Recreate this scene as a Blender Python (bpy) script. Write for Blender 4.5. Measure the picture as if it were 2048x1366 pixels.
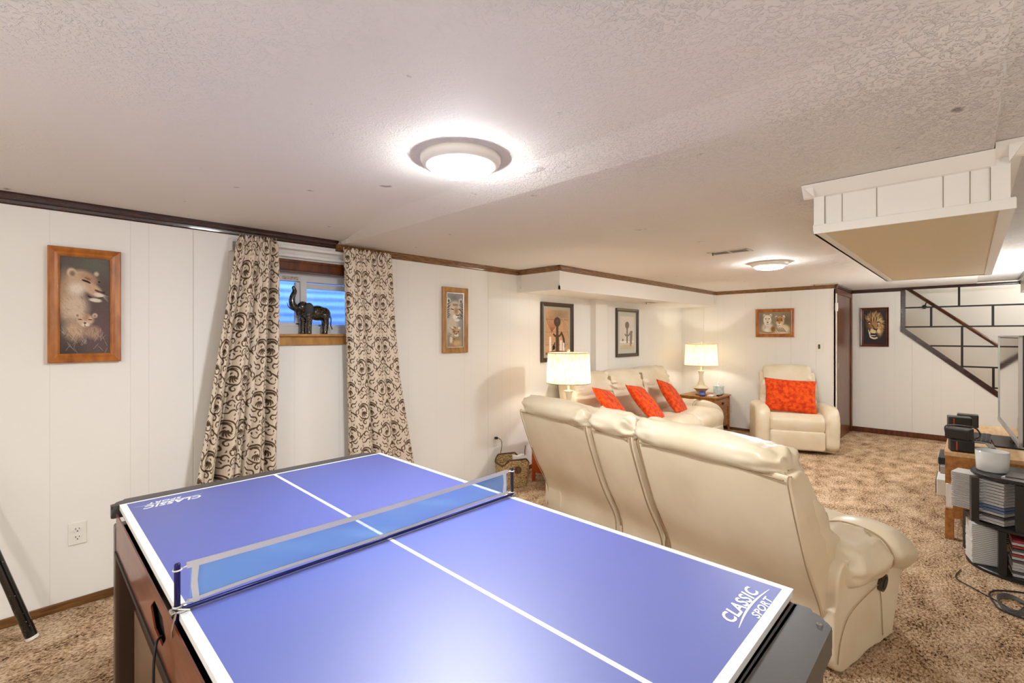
import bpy, bmesh, math, random
import numpy as np
from mathutils import Vector, Matrix, noise
random.seed(7); rng = np.random.default_rng(5)
PI = math.pi
C = bpy.context.scene.collection
for o in list(bpy.data.objects): bpy.data.objects.remove(o)

# ------------------------------------------------------------------ camera
cam_d = bpy.data.cameras.new('camera'); cam = bpy.data.objects.new('camera', cam_d); C.objects.link(cam)
cam.location = (0, 0, 1.425)
cam.rotation_euler = (PI/2, 0, math.radians(44.14) - PI/2)
cam_d.sensor_width = 36; cam_d.lens = 36*944/2048
cam_d.shift_y = -(683-671)/2048
cam_d.clip_start = 0.02
bpy.context.scene.camera = cam

# ------------------------------------------------------------------ world, light, exposure
W = bpy.data.worlds.new('daylight'); bpy.context.scene.world = W; W.use_nodes = True
wb = W.node_tree.nodes['Background']; wb.inputs[0].default_value = (0.20, 0.44, 1.0, 1); wb.inputs[1].default_value = 1.25
vs = bpy.context.scene.view_settings
vs.view_transform = 'Standard'; vs.look = 'None'; vs.gamma = 1; vs.use_curve_mapping = False
vs.exposure = 2.54
LAMP_E = 46.0        # ceiling diffuser emission
LAMP_COL = (0.94, 0.975, 1.0)

# ------------------------------------------------------------------ materials
def srgb(r, g, b):
    f = lambda c: c/12.92 if c <= 0.04045 else ((c+0.055)/1.055)**2.4
    return (f(r/255), f(g/255), f(b/255), 1)
MATS = {}
def mat(name, col, rough=0.6, metal=0.0, bump=None, var=None, spec=0.5, coat=0.0, trans=0.0, emit=None, alpha=None, sheen=0.0):
    """bump=(scale,strength,dist[,detail,stretch]); var=(scale,col2,lo,hi[,stretch])"""
    m = bpy.data.materials.new(name); m.use_nodes = True; MATS[name] = m
    nt = m.node_tree; b = nt.nodes['Principled BSDF']
    b.inputs['Base Color'].default_value = col; b.inputs['Roughness'].default_value = rough
    b.inputs['Metallic'].default_value = metal; b.inputs['Specular IOR Level'].default_value = spec
    b.inputs['Coat Weight'].default_value = coat; b.inputs['Coat Roughness'].default_value = 0.48 if name == 'blue_table_surface' else 0.05; b.inputs['Transmission Weight'].default_value = trans
    if sheen: b.inputs['Sheen Weight'].default_value = sheen
    if alpha is not None: b.inputs['Alpha'].default_value = alpha
    if emit: b.inputs['Emission Color'].default_value = emit[0]; b.inputs['Emission Strength'].default_value = emit[1]
    def coord(st):
        tc = nt.nodes.new('ShaderNodeTexCoord'); mp = nt.nodes.new('ShaderNodeMapping')
        mp.inputs['Scale'].default_value = st; nt.links.new(tc.outputs['Object'], mp.inputs[0]); return mp
    if var:
        st = var[4] if len(var) > 4 else (1, 1, 1)
        n = nt.nodes.new('ShaderNodeTexNoise'); n.inputs['Scale'].default_value = var[0]; n.inputs['Detail'].default_value = 5
        nt.links.new(coord(st).outputs[0], n.inputs['Vector'])
        r = nt.nodes.new('ShaderNodeValToRGB'); r.color_ramp.elements[0].position = var[2]; r.color_ramp.elements[1].position = var[3]
        r.color_ramp.elements[0].color = var[1]; r.color_ramp.elements[1].color = col
        nt.links.new(n.outputs[0], r.inputs[0]); nt.links.new(r.outputs[0], b.inputs['Base Color'])
    if bump:
        st = bump[4] if len(bump) > 4 else (1, 1, 1)
        n = nt.nodes.new('ShaderNodeTexNoise'); n.inputs['Scale'].default_value = bump[0]; n.inputs['Detail'].default_value = bump[3] if len(bump) > 3 else 3
        nt.links.new(coord(st).outputs[0], n.inputs['Vector'])
        bp = nt.nodes.new('ShaderNodeBump'); bp.inputs['Strength'].default_value = bump[1]; bp.inputs['Distance'].default_value = bump[2]
        nt.links.new(n.outputs[0], bp.inputs['Height']); nt.links.new(bp.outputs[0], b.inputs['Normal'])
    return m

def mat_panel(name, axis, period, off):
    """painted sheet panelling: vertical grooves along world axis"""
    m = mat(name, srgb(232, 226, 214), 0.5)
    nt = m.node_tree; b = nt.nodes['Principled BSDF']
    g = nt.nodes.new('ShaderNodeNewGeometry'); s = nt.nodes.new('ShaderNodeSeparateXYZ'); nt.links.new(g.outputs['Position'], s.inputs[0])
    def mth(op, a, bb=None, c=None):
        n = nt.nodes.new('ShaderNodeMath'); n.operation = op
        for i, v in enumerate((a, bb, c)):
            if v is None: continue
            if isinstance(v, (int, float)): n.inputs[i].default_value = v
            else: nt.links.new(v, n.inputs[i])
        return n.outputs[0]
    def groove(per, o, w):
        f = mth('FRACT', mth('DIVIDE', mth('SUBTRACT', s.outputs[axis], o - per/2), per))
        d = mth('MULTIPLY', mth('ABSOLUTE', mth('SUBTRACT', f, 0.5)), per)
        return mth('MINIMUM', mth('DIVIDE', d, w), 1.0)
    g1 = groove(1.2192, off, 0.004); g2 = groove(period, off+0.19, 0.0022); g3 = groove(period*1.5, off+0.31, 0.0022)
    h = mth('ADD', mth('MULTIPLY', g1, 1.0), mth('MULTIPLY', mth('ADD', g2, g3), 0.35))
    mx = nt.nodes.new('ShaderNodeMix'); mx.data_type = 'RGBA'
    mx.inputs[6].default_value = srgb(190, 180, 160); mx.inputs[7].default_value = srgb(240, 237, 231)
    nt.links.new(mth('DIVIDE', mth('ADD', mth('MULTIPLY', g1, 1.5), mth('ADD', g2, g3)), 3.5), mx.inputs[0])
    nt.links.new(mx.outputs[2], b.inputs['Base Color'])
    n = nt.nodes.new('ShaderNodeTexNoise'); n.inputs['Scale'].default_value = 60; n.inputs['Detail'].default_value = 2
    nt.links.new(g.outputs['Position'], n.inputs['Vector'])
    hh = mth('ADD', h, mth('MULTIPLY', n.outputs[0], 0.15))
    bp = nt.nodes.new('ShaderNodeBump'); bp.inputs['Strength'].default_value = 0.5; bp.inputs['Distance'].default_value = 0.003
    nt.links.new(hh, bp.inputs['Height']); nt.links.new(bp.outputs[0], b.inputs['Normal'])
    return m

WALL_L = mat_panel('cream_panelling_long', 0, 0.4064, 0.709)
WALL_F = mat_panel('cream_panelling_end', 1, 0.4064, 0.58)
PAINT = mat('cream_paint', srgb(238, 233, 224), 0.5, bump=(40, 0.1, 0.002))
PAINT_W = mat('white_trim_paint', srgb(240, 234, 224), 0.42, bump=(30, 0.08, 0.002))
TAN_PAINT = mat('tan_panel_paint', srgb(226, 208, 172), 0.5)

def mat_ceiling():
    m = mat('textured_ceiling', srgb(226, 217, 207), 0.75)
    nt = m.node_tree; b = nt.nodes['Principled BSDF']
    g = nt.nodes.new('ShaderNodeNewGeometry')
    n1 = nt.nodes.new('ShaderNodeTexNoise'); n1.inputs['Scale'].default_value = 55; n1.inputs['Detail'].default_value = 4; n1.inputs['Roughness'].default_value = 0.55; n1.inputs['Distortion'].default_value = 1.4
    n2 = nt.nodes.new('ShaderNodeTexNoise'); n2.inputs['Scale'].default_value = 1.3; n2.inputs['Detail'].default_value = 3
    n3 = nt.nodes.new('ShaderNodeTexNoise'); n3.inputs['Scale'].default_value = 9; n3.inputs['Detail'].default_value = 6
    for n in (n1, n2, n3): nt.links.new(g.outputs['Position'], n.inputs['Vector'])
    r = nt.nodes.new('ShaderNodeValToRGB'); r.color_ramp.elements[0].position = 0.50; r.color_ramp.elements[1].position = 0.62
    nt.links.new(n1.outputs[0], r.inputs[0])
    r2 = nt.nodes.new('ShaderNodeValToRGB'); r2.color_ramp.elements[0].position = 0.35; r2.color_ramp.elements[1].position = 0.62
    r2.color_ramp.elements[0].color = (0.12, 0.12, 0.12, 1)
    nt.links.new(n2.outputs[0], r2.inputs[0])
    mu = nt.nodes.new('ShaderNodeMath'); mu.operation = 'MULTIPLY'; nt.links.new(r.outputs[0], mu.inputs[0]); nt.links.new(r2.outputs[0], mu.inputs[1])
    bp = nt.nodes.new('ShaderNodeBump'); bp.inputs['Strength'].default_value = 0.8; bp.inputs['Distance'].default_value = 0.005
    sp = nt.nodes.new('ShaderNodeSeparateXYZ'); nt.links.new(g.outputs['Position'], sp.inputs[0])
    mr = nt.nodes.new('ShaderNodeMapRange'); mr.inputs['From Min'].default_value = 0.1; mr.inputs['From Max'].default_value = 1.9; mr.inputs['To Min'].default_value = 1.0; mr.inputs['To Max'].default_value = 0.22
    nt.links.new(sp.outputs[1], mr.inputs['Value']); m3 = nt.nodes.new('ShaderNodeMath'); m3.operation = 'MULTIPLY'
    nt.links.new(mu.outputs[0], m3.inputs[0]); nt.links.new(mr.outputs[0], m3.inputs[1])
    nt.links.new(m3.outputs[0], bp.inputs['Height']); nt.links.new(bp.outputs[0], b.inputs['Normal'])
    # few grey scuffs
    r3 = nt.nodes.new('ShaderNodeValToRGB'); r3.color_ramp.elements[0].position = 0.24; r3.color_ramp.elements[1].position = 0.30
    r3.color_ramp.elements[0].color = srgb(160, 152, 144); r3.color_ramp.elements[1].color = srgb(230, 224, 217)
    nt.links.new(n3.outputs[0], r3.inputs[0]); nt.links.new(r3.outputs[0], b.inputs['Base Color'])
    return m
CEIL = mat_ceiling()

def mat_carpet():
    m = mat('brown_shag_carpet', srgb(150, 112, 80), 0.95, spec=0.1)
    nt = m.node_tree; b = nt.nodes['Principled BSDF']
    g = nt.nodes.new('ShaderNodeNewGeometry')
    mp = nt.nodes.new('ShaderNodeMapping'); mp.inputs['Scale'].default_value = (1.0, 1.7, 1); mp.inputs['Rotation'].default_value = (0, 0, 0.5)
    nt.links.new(g.outputs['Position'], mp.inputs[0])
    n1 = nt.nodes.new('ShaderNodeTexNoise'); n1.inputs['Scale'].default_value = 60; n1.inputs['Detail'].default_value = 6; n1.inputs['Roughness'].default_value = 0.7; n1.inputs['Distortion'].default_value = 0.6
    n2 = nt.nodes.new('ShaderNodeTexNoise'); n2.inputs['Scale'].default_value = 5; n2.inputs['Detail'].default_value = 4
    nt.links.new(mp.outputs[0], n1.inputs['Vector']); nt.links.new(mp.outputs[0], n2.inputs['Vector'])
    a = nt.nodes.new('ShaderNodeMath'); a.operation = 'MULTIPLY_ADD'; a.inputs[1].default_value = 0.35
    nt.links.new(n2.outputs[0], a.inputs[0]); nt.links.new(n1.outputs[0], a.inputs[2])
    r = nt.nodes.new('ShaderNodeValToRGB'); e = r.color_ramp.elements
    e[0].position = 0.54; e[0].color = srgb(60, 32, 16); e[1].position = 0.80; e[1].color = srgb(252, 228, 196)
    x = e.new(0.65); x.color = srgb(206, 166, 126)
    nt.links.new(a.outputs[0], r.inputs[0]); nt.links.new(r.outputs[0], b.inputs['Base Color'])
    bp = nt.nodes.new('ShaderNodeBump'); bp.inputs['Strength'].default_value = 1.0; bp.inputs['Distance'].default_value = 0.014
    nt.links.new(a.outputs[0], bp.inputs['Height']); nt.links.new(bp.outputs[0], b.inputs['Normal'])
    return m
CARPET = mat_carpet()

CROWN_LIT = mat('lit_crown_wood', srgb(150, 106, 54), 0.28, var=(6, srgb(92, 56, 24), 0.35, 0.65, (3, 3, 30)), coat=0.3)  # crown wood with reflected light put into its golden base colour
CROWN_D = mat('dark_crown_wood', srgb(70, 26, 18), 0.25, var=(6, srgb(26, 8, 8), 0.35, 0.65, (3, 3, 30)), coat=0.3)  # dark copy of the crown wood without reflected light; also the stair rail
BASEW = mat('baseboard_wood', srgb(134, 92, 48), 0.4, var=(5, srgb(84, 50, 22), 0.3, 0.7, (2, 2, 30)))
DOORW = mat('dark_door_wood', srgb(118, 58, 20), 0.35, var=(7, srgb(60, 26, 10), 0.3, 0.7, (4, 4, 0.7)), coat=0.2)
PINE = mat('honey_pine', srgb(196, 122, 48), 0.3, var=(7, srgb(140, 74, 24), 0.25, 0.7, (3, 3, 1)), coat=0.4)
PINE_L = mat('light_pine', srgb(196, 146, 82), 0.32, var=(7, srgb(146, 96, 44), 0.25, 0.7, (3, 3, 1)), coat=0.4)
REDWOOD = mat('red_brown_frame', srgb(112, 52, 26), 0.3, var=(7, srgb(44, 16, 8), 0.3, 0.7), coat=0.4)
BLACKF = mat('black_brown_frame', srgb(66, 50, 32), 0.3, coat=0.3)
OAK = mat('oak_furniture', srgb(196, 132, 62), 0.4, var=(6, srgb(150, 92, 36), 0.3, 0.7, (1, 6, 6)))
OAKTOP = mat('pale_oak_top', srgb(226, 188, 138), 0.35, var=(6, srgb(196, 150, 98), 0.3, 0.7, (1, 6, 6)))
ORANGEW = mat('orange_stained_wood', srgb(206, 96, 36), 0.4, var=(6, srgb(170, 70, 22), 0.3, 0.7))
CHERRY = mat('cherry_laminate', srgb(124, 58, 34), 0.3, var=(8, srgb(92, 36, 20), 0.3, 0.7, (6, 1, 6)), coat=0.3)
BLACK = mat('black_plastic', srgb(26, 25, 25), 0.38)
RAIL = mat('black_table_rail', srgb(72, 68, 66), 0.42, bump=(300, 0.15, 0.001))
METAL = mat('black_iron', srgb(30, 24, 24), 0.4, metal=0.3)
SILVER = mat('silver_plastic', srgb(190, 190, 188), 0.3, metal=0.6)
SCREEN = mat('glossy_screen', srgb(14, 14, 15), 0.04, spec=1.0, coat=1.0)
LEATHER = mat('cream_leather', srgb(232, 219, 194), 0.36, bump=(170, 0.12, 0.0015, 2), var=(4, srgb(224, 207, 176), 0.35, 0.6))
LEATHER_D = mat('tan_leather_back', srgb(234, 218, 190), 0.42, bump=(170, 0.12, 0.0015, 2), var=(3, srgb(224, 206, 176), 0.35, 0.6))
GAP_SHADE = mat('gap_shade_brown', srgb(158, 132, 98), 0.45)  # shade of the gaps between sofa backs, put into the colour
PIPING = mat('tan_piping', srgb(176, 150, 114), 0.6)
ORANGE = mat('orange_velvet', srgb(236, 88, 14), 0.75, var=(26, srgb(196, 50, 6), 0.38, 0.62, (1, 1, 1)), bump=(40, 0.5, 0.006), sheen=0.1, spec=0.2)
BLUE = mat('blue_table_surface', srgb(72, 86, 164), 0.5, var=(0.9, srgb(66, 80, 160), 0.3, 0.7), bump=(900, 0.08, 0.0005), spec=1.0, coat=1.0)
WHITE = mat('white_line_paint', srgb(236, 236, 236), 0.35)
PLASTIC_W = mat('white_plastic', srgb(236, 232, 222), 0.35)
NAVY = mat('navy_metal_post', srgb(28, 30, 92), 0.25, metal=0.4)
TAPE = mat('white_net_tape', srgb(214, 212, 210), 0.7)
BRASS = mat('brass', srgb(190, 140, 60), 0.25, metal=1.0)
CHROME = mat('chrome', srgb(200, 200, 200), 0.15, metal=1.0)
CERAMIC = mat('ivory_ceramic', srgb(236, 228, 204), 0.3, var=(12, srgb(222, 206, 170), 0.3, 0.7), coat=0.3)
CERAMIC_B = mat('tan_ceramic', srgb(178, 148, 108), 0.4)
WAX = mat('cream_wax', srgb(248, 240, 222), 0.35, coat=0.5)
BLUEGLASS = mat('cobalt_glass', srgb(50, 56, 140), 0.1, coat=0.6)
AQUA = mat('pale_aqua_box', srgb(208, 224, 222), 0.25, coat=0.3, var=(30, srgb(160, 186, 190), 0.3, 0.6))
PAPER = mat('white_paper', srgb(244, 243, 240), 0.8)
RUBBER = mat('black_rubber', srgb(20, 19, 20), 0.55)
VENTW = mat('painted_vent_metal', srgb(214, 206, 192), 0.45)
DARKGAP = mat('dark_opening', srgb(26, 22, 18), 0.9)
BASKET = mat('woven_wicker', srgb(222, 194, 136), 0.7, var=(70, srgb(128, 94, 50), 0.38, 0.6, (1, 1, 2.2)), bump=(80, 1.0, 0.01, 3, (1, 1, 2.2)))
BASKET_D = mat('dark_wicker', srgb(126, 92, 60), 0.7, var=(60, srgb(52, 30, 18), 0.38, 0.6, (2.2, 2.2, 1)), bump=(70, 1.0, 0.01, 3, (2.2, 2.2, 1)))
CORR = mat('galvanised_corrugated_steel', srgb(196, 208, 232), 0.5, metal=0.2)
VINYL = mat('white_vinyl', srgb(226, 224, 222), 0.4)
GLASS = mat('window_glass', (1, 1, 1, 1), 0.0, trans=1.0)
PICGLASS = mat('brown_dark', srgb(60, 40, 26), 0.5)
CDCASE = mat('cd_spine_white', srgb(222, 220, 216), 0.35)
CDCASE_B = mat('cd_spine_blue', srgb(120, 140, 176), 0.35)
CDCASE_R = mat('cd_spine_red', srgb(172, 60, 56), 0.35)
CDCASE_K = mat('cd_spine_dark', srgb(88, 84, 82), 0.35)
CDTRAY = mat('cd_tray_grey', srgb(70, 68, 68), 0.4)
SHADE_IN = mat('shade_lining', srgb(240, 230, 210), 0.8)

def mat_shade():
    m = bpy.data.materials.new('linen_lampshade'); m.use_nodes = True; nt = m.node_tree
    nt.nodes.remove(nt.nodes['Principled BSDF']); out = nt.nodes['Material Output']
    tc = nt.nodes.new('ShaderNodeTexCoord'); mp = nt.nodes.new('ShaderNodeMapping'); mp.inputs['Scale'].default_value = (1, 1, 0.12)
    nt.links.new(tc.outputs['Object'], mp.inputs[0])
    n = nt.nodes.new('ShaderNodeTexNoise'); n.inputs['Scale'].default_value = 110; n.inputs['Detail'].default_value = 3; nt.links.new(mp.outputs[0], n.inputs['Vector'])
    r = nt.nodes.new('ShaderNodeValToRGB'); r.color_ramp.elements[0].position = 0.35; r.color_ramp.elements[1].position = 0.6
    r.color_ramp.elements[0].color = srgb(206, 184, 144); r.color_ramp.elements[1].color = srgb(243, 232, 208)
    nt.links.new(n.outputs[0], r.inputs[0])
    d = nt.nodes.new('ShaderNodeBsdfDiffuse'); t = nt.nodes.new('ShaderNodeBsdfTranslucent'); mx = nt.nodes.new('ShaderNodeMixShader'); mx.inputs[0].default_value = 0.5
    nt.links.new(r.outputs[0], d.inputs[0]); nt.links.new(r.outputs[0], t.inputs[0])
    nt.links.new(d.outputs[0], mx.inputs[1]); nt.links.new(t.outputs[0], mx.inputs[2]); nt.links.new(mx.outputs[0], out.inputs[0])
    return m
SHADE = mat_shade()

def mat_net():
    m = bpy.data.materials.new('pale_blue_netting'); m.use_nodes = True; nt = m.node_tree
    b = nt.nodes['Principled BSDF']; b.inputs['Base Color'].default_value = srgb(120, 182, 238); b.inputs['Roughness'].default_value = 0.8
    t = nt.nodes.new('ShaderNodeBsdfTransparent'); mx = nt.nodes.new('ShaderNodeMixShader'); mx.inputs[0].default_value = 0.62
    nt.links.new(t.outputs[0], mx.inputs[1]); nt.links.new(b.outputs[0], mx.inputs[2]); nt.links.new(mx.outputs[0], nt.nodes['Material Output'].inputs[0])
    return m
NET = mat_net()

def mat_vcol(name, rough=0.6, bump=None, sheen=0):
    m = mat(name, (1, 1, 1, 1), rough, bump=bump, sheen=sheen, spec=0.25)
    nt = m.node_tree; a = nt.nodes.new('ShaderNodeVertexColor'); a.layer_name = 'Col'
    nt.links.new(a.outputs[0], nt.nodes['Principled BSDF'].inputs['Base Color']); return m
PRINT = mat_vcol('printed_picture', 0.35)
CURTAIN = mat_vcol('damask_curtain_fabric', 0.55, bump=(260, 0.2, 0.001))

def mat_speck():
    m = mat('black_speckled_lacquer', srgb(18, 16, 16), 0.15, coat=0.5)
    nt = m.node_tree; b = nt.nodes['Principled BSDF']; tc = nt.nodes.new('ShaderNodeTexCoord')
    v = nt.nodes.new('ShaderNodeTexVoronoi'); v.inputs['Scale'].default_value = 60; nt.links.new(tc.outputs['Object'], v.inputs['Vector'])
    r = nt.nodes.new('ShaderNodeValToRGB'); r.color_ramp.elements[0].position = 0.06; r.color_ramp.elements[1].position = 0.10
    r.color_ramp.elements[0].color = srgb(220, 210, 190); r.color_ramp.elements[1].color = srgb(18, 16, 16)
    nt.links.new(v.outputs['Distance'], r.inputs[0]); nt.links.new(r.outputs[0], b.inputs['Base Color']); return m
SPECK = mat_speck()

def mat_goldspeck():
    m = mat('black_and_gold_mosaic', srgb(18, 14, 12), 0.2, coat=0.5)
    nt = m.node_tree; b = nt.nodes['Principled BSDF']; tc = nt.nodes.new('ShaderNodeTexCoord')
    v = nt.nodes.new('ShaderNodeTexVoronoi'); v.inputs['Scale'].default_value = 150; nt.links.new(tc.outputs['Object'], v.inputs['Vector'])
    r = nt.nodes.new('ShaderNodeValToRGB'); r.color_ramp.elements[0].position = 0.20; r.color_ramp.elements[1].position = 0.34
    r.color_ramp.elements[0].color = srgb(150, 122, 76); r.color_ramp.elements[1].color = srgb(16, 12, 10)
    nt.links.new(v.outputs['Distance'], r.inputs[0]); nt.links.new(r.outputs[0], b.inputs['Base Color']); return m
GOLDSP = mat_goldspeck()
def mat_emit(name, col, s):
    m = bpy.data.materials.new(name); m.use_nodes = True; nt = m.node_tree; nt.nodes.remove(nt.nodes['Principled BSDF'])
    e = nt.nodes.new('ShaderNodeEmission'); e.inputs[0].default_value = col; e.inputs[1].default_value = s
    nt.links.new(e.outputs[0], nt.nodes['Material Output'].inputs[0]); return m
DIFFUSER = mat_emit('lit_diffuser', LAMP_COL+(1,), LAMP_E)
FILL_GLOW = mat_emit('fill_uplight', (0.93, 0.98, 1.0, 1), 46)  # glow of the added uplights that fill the room
BULB = mat_emit('lit_bulb', (1.0, 0.93, 0.80, 1), 34)

# ------------------------------------------------------------------ object helpers
def thing(name, label, cat, loc=(0, 0, 0), rz=0, group=None, kind=None):
    o = bpy.data.objects.new(name, None); C.objects.link(o); o.location = loc; o.rotation_euler = (0, 0, rz); o.empty_display_size = 0.05
    o['label'] = label; o['category'] = cat
    if group: o['group'] = group
    if kind: o['kind'] = kind
    return o
def tag(o, label, cat, group=None, kind=None):
    o['label'] = label; o['category'] = cat
    if group: o['group'] = group
    if kind: o['kind'] = kind
    return o
def link(name, me, m, parent=None, smooth=False):
    o = bpy.data.objects.new(name, me); C.objects.link(o)
    if m: me.materials.clear(); me.materials.append(m)
    if smooth:
        me.polygons.foreach_set('use_smooth', [True]*len(me.polygons))
    if parent: o.parent = parent
    return o
def obj(name, bm, m, parent=None, smooth=False, label=None):
    bmesh.ops.recalc_face_normals(bm, faces=bm.faces)
    me = bpy.data.meshes.new(name); bm.to_mesh(me); bm.free()
    o = link(name, me, m, parent, smooth)
    if label: o['label'] = label
    return o
def struct(o): o['kind'] = 'structure'; return o
def box(bm, x0, x1, y0, y1, z0, z1, bev=0, seg=2, M=None):
    b2 = bmesh.new(); bmesh.ops.create_cube(b2, size=1)
    for v in b2.verts:
        v.co = Vector(((x0+x1)/2 + v.co.x*(x1-x0), (y0+y1)/2 + v.co.y*(y1-y0), (z0+z1)/2 + v.co.z*(z1-z0)))
    if bev: bmesh.ops.bevel(b2, geom=b2.edges[:], offset=bev, segments=seg, profile=0.6, affect='EDGES')
    if M is not None: b2.transform(M)
    me = bpy.data.meshes.new('t'); b2.to_mesh(me); b2.free(); bm.from_mesh(me); bpy.data.meshes.remove(me)
    return bm
def B(*a, **k): return box(bmesh.new(), *a, **k)
def prism(bm, pts, a, b, axis='y'):
    """extrude closed polygon pts (p,q) along axis; axis 'x': pts=(y,z); 'y': pts=(x,z); 'z': pts=(x,y)"""
    def P(p, q, t): return {'x': (t, p, q), 'y': (p, t, q), 'z': (p, q, t)}[axis]
    v0 = [bm.verts.new(P(p, q, a)) for p, q in pts]; v1 = [bm.verts.new(P(p, q, b)) for p, q in pts]
    bm.faces.new(v0); bm.faces.new(v1[::-1]); n = len(pts)
    for i in range(n): bm.faces.new((v0[i], v0[(i+1) % n], v1[(i+1) % n], v1[i]))
    return bm
def lathe(bm, prof, cx=0, cy=0, n=32, close=True):
    rings = []
    for r, z in prof:
        rings.append([bm.verts.new((cx+r*math.cos(2*PI*i/n), cy+r*math.sin(2*PI*i/n), z)) for i in range(n)])
    for a, b in zip(rings[:-1], rings[1:]):
        for i in range(n): bm.faces.new((a[i], a[(i+1) % n], b[(i+1) % n], b[i]))
    if close: bm.faces.new(rings[0][::-1]); bm.faces.new(rings[-1])
    return bm
def tube(bm, pts, r, n=8, caps=True):
    pts = [Vector(p) for p in pts]; rr = r if isinstance(r, (list, tuple)) else [r]*len(pts)
    rings = []; up = Vector((0, 0, 1)); prevx = None
    for i, p in enumerate(pts):
        d = (pts[min(i+1, len(pts)-1)] - pts[max(i-1, 0)]).normalized()
        if prevx is None:
            x = d.cross(up)
            if x.length < 1e-3: x = d.cross(Vector((1, 0, 0)))
        else: x = prevx - d*prevx.dot(d)
        x.normalize(); prevx = x; y = d.cross(x)
        rings.append([bm.verts.new(p + (x*math.cos(2*PI*k/n) + y*math.sin(2*PI*k/n))*rr[i]) for k in range(n)])
    for a, b in zip(rings[:-1], rings[1:]):
        for k in range(n): bm.faces.new((a[k], a[(k+1) % n], b[(k+1) % n], b[k]))
    if caps: bm.faces.new(rings[0][::-1]); bm.faces.new(rings[-1])
    return bm
def crom(pts, sub=6, closed=True):
    """Catmull-Rom through points (any dim)"""
    P = [np.array(p, float) for p in pts]; n = len(P); out = []
    rngi = range(n) if closed else range(n-1)
    for i in rngi:
        if closed: p0, p1, p2, p3 = P[(i-1) % n], P[i], P[(i+1) % n], P[(i+2) % n]
        else: p0, p1, p2, p3 = P[max(i-1, 0)], P[i], P[i+1], P[min(i+2, n-1)]
        for k in range(sub):
            t = k/sub
            out.append(0.5*((2*p1) + (-p0+p2)*t + (2*p0-5*p1+4*p2-p3)*t*t + (-p0+3*p1-3*p2+p3)*t**3))
    if not closed: out.append(P[-1])
    return out
def puff(prof, s0, s1, axis='y', n=22, end=0.05, sub=6, wr=0.0, wf=9.0, cut=0.0, smooth=True, crown=0.0):
    """soft upholstered volume: smooth closed profile swept along axis, rounded at both ends. wr: wrinkle height near ends."""
    pr = crom(prof, sub) if smooth else [np.array(p, float) for p in prof]
    c = sum(pr)/len(pr); R = np.mean([np.linalg.norm(p-c) for p in pr]); L = abs(s1-s0)
    end = min(end, L*0.49)
    ds = [end*(1-math.cos(k/6*PI/2)) for k in range(7)]
    mid = [end + (L-2*end)*k/n for k in range(1, n)]
    S = ds + mid + [L-d for d in ds[::-1]]
    bm = bmesh.new(); rings = []
    for s in S:
        d = min(s, L-s)
        k = 1.0 if d >= end else math.sqrt(max(0, 1-((end-d)/end)**2))
        off = (1-k)*end + crown*((2*s/L-1)**2)
        ring = []
        for j, p in enumerate(pr):
            v = p-c; l = np.linalg.norm(v); q = c + v*max(0.02, (l-off)/l if l > off*1.02 else 0.02)
            if wr:
                w = math.exp(-d/(0.35*L+1e-6)*3)
                pl = math.exp(-d/0.075)
                dz = wr*w*0.8*noise.noise(Vector((q[0]*wf+7.3*s0, q[1]*wf, s*wf*2.2+3))) + wr*0.35*noise.noise(Vector((q[0]*4, q[1]*4+5, s*5))) + wr*2.6*pl*noise.noise(Vector((q[0]*26+3*s0, q[1]*26, s*9)))
                q = q + v/max(l, 1e-6)*dz
            t = s0 + (s if s1 > s0 else -s)
            co = {'y': (q[0], t, q[1]), 'x': (t, q[0], q[1]), 'z': (q[0], q[1], t)}[axis]
            ring.append(bm.verts.new(co))
        rings.append(ring)
    m = len(pr)
    for a, b in zip(rings[:-1], rings[1:]):
        for i in range(m): bm.faces.new((a[i], a[(i+1) % m], b[(i+1) % m], b[i]))
    bm.faces.new(rings[0][::-1]); bm.faces.new(rings[-1])
    return bm
def sweepline(bm, path, prof_fn): pass

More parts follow.
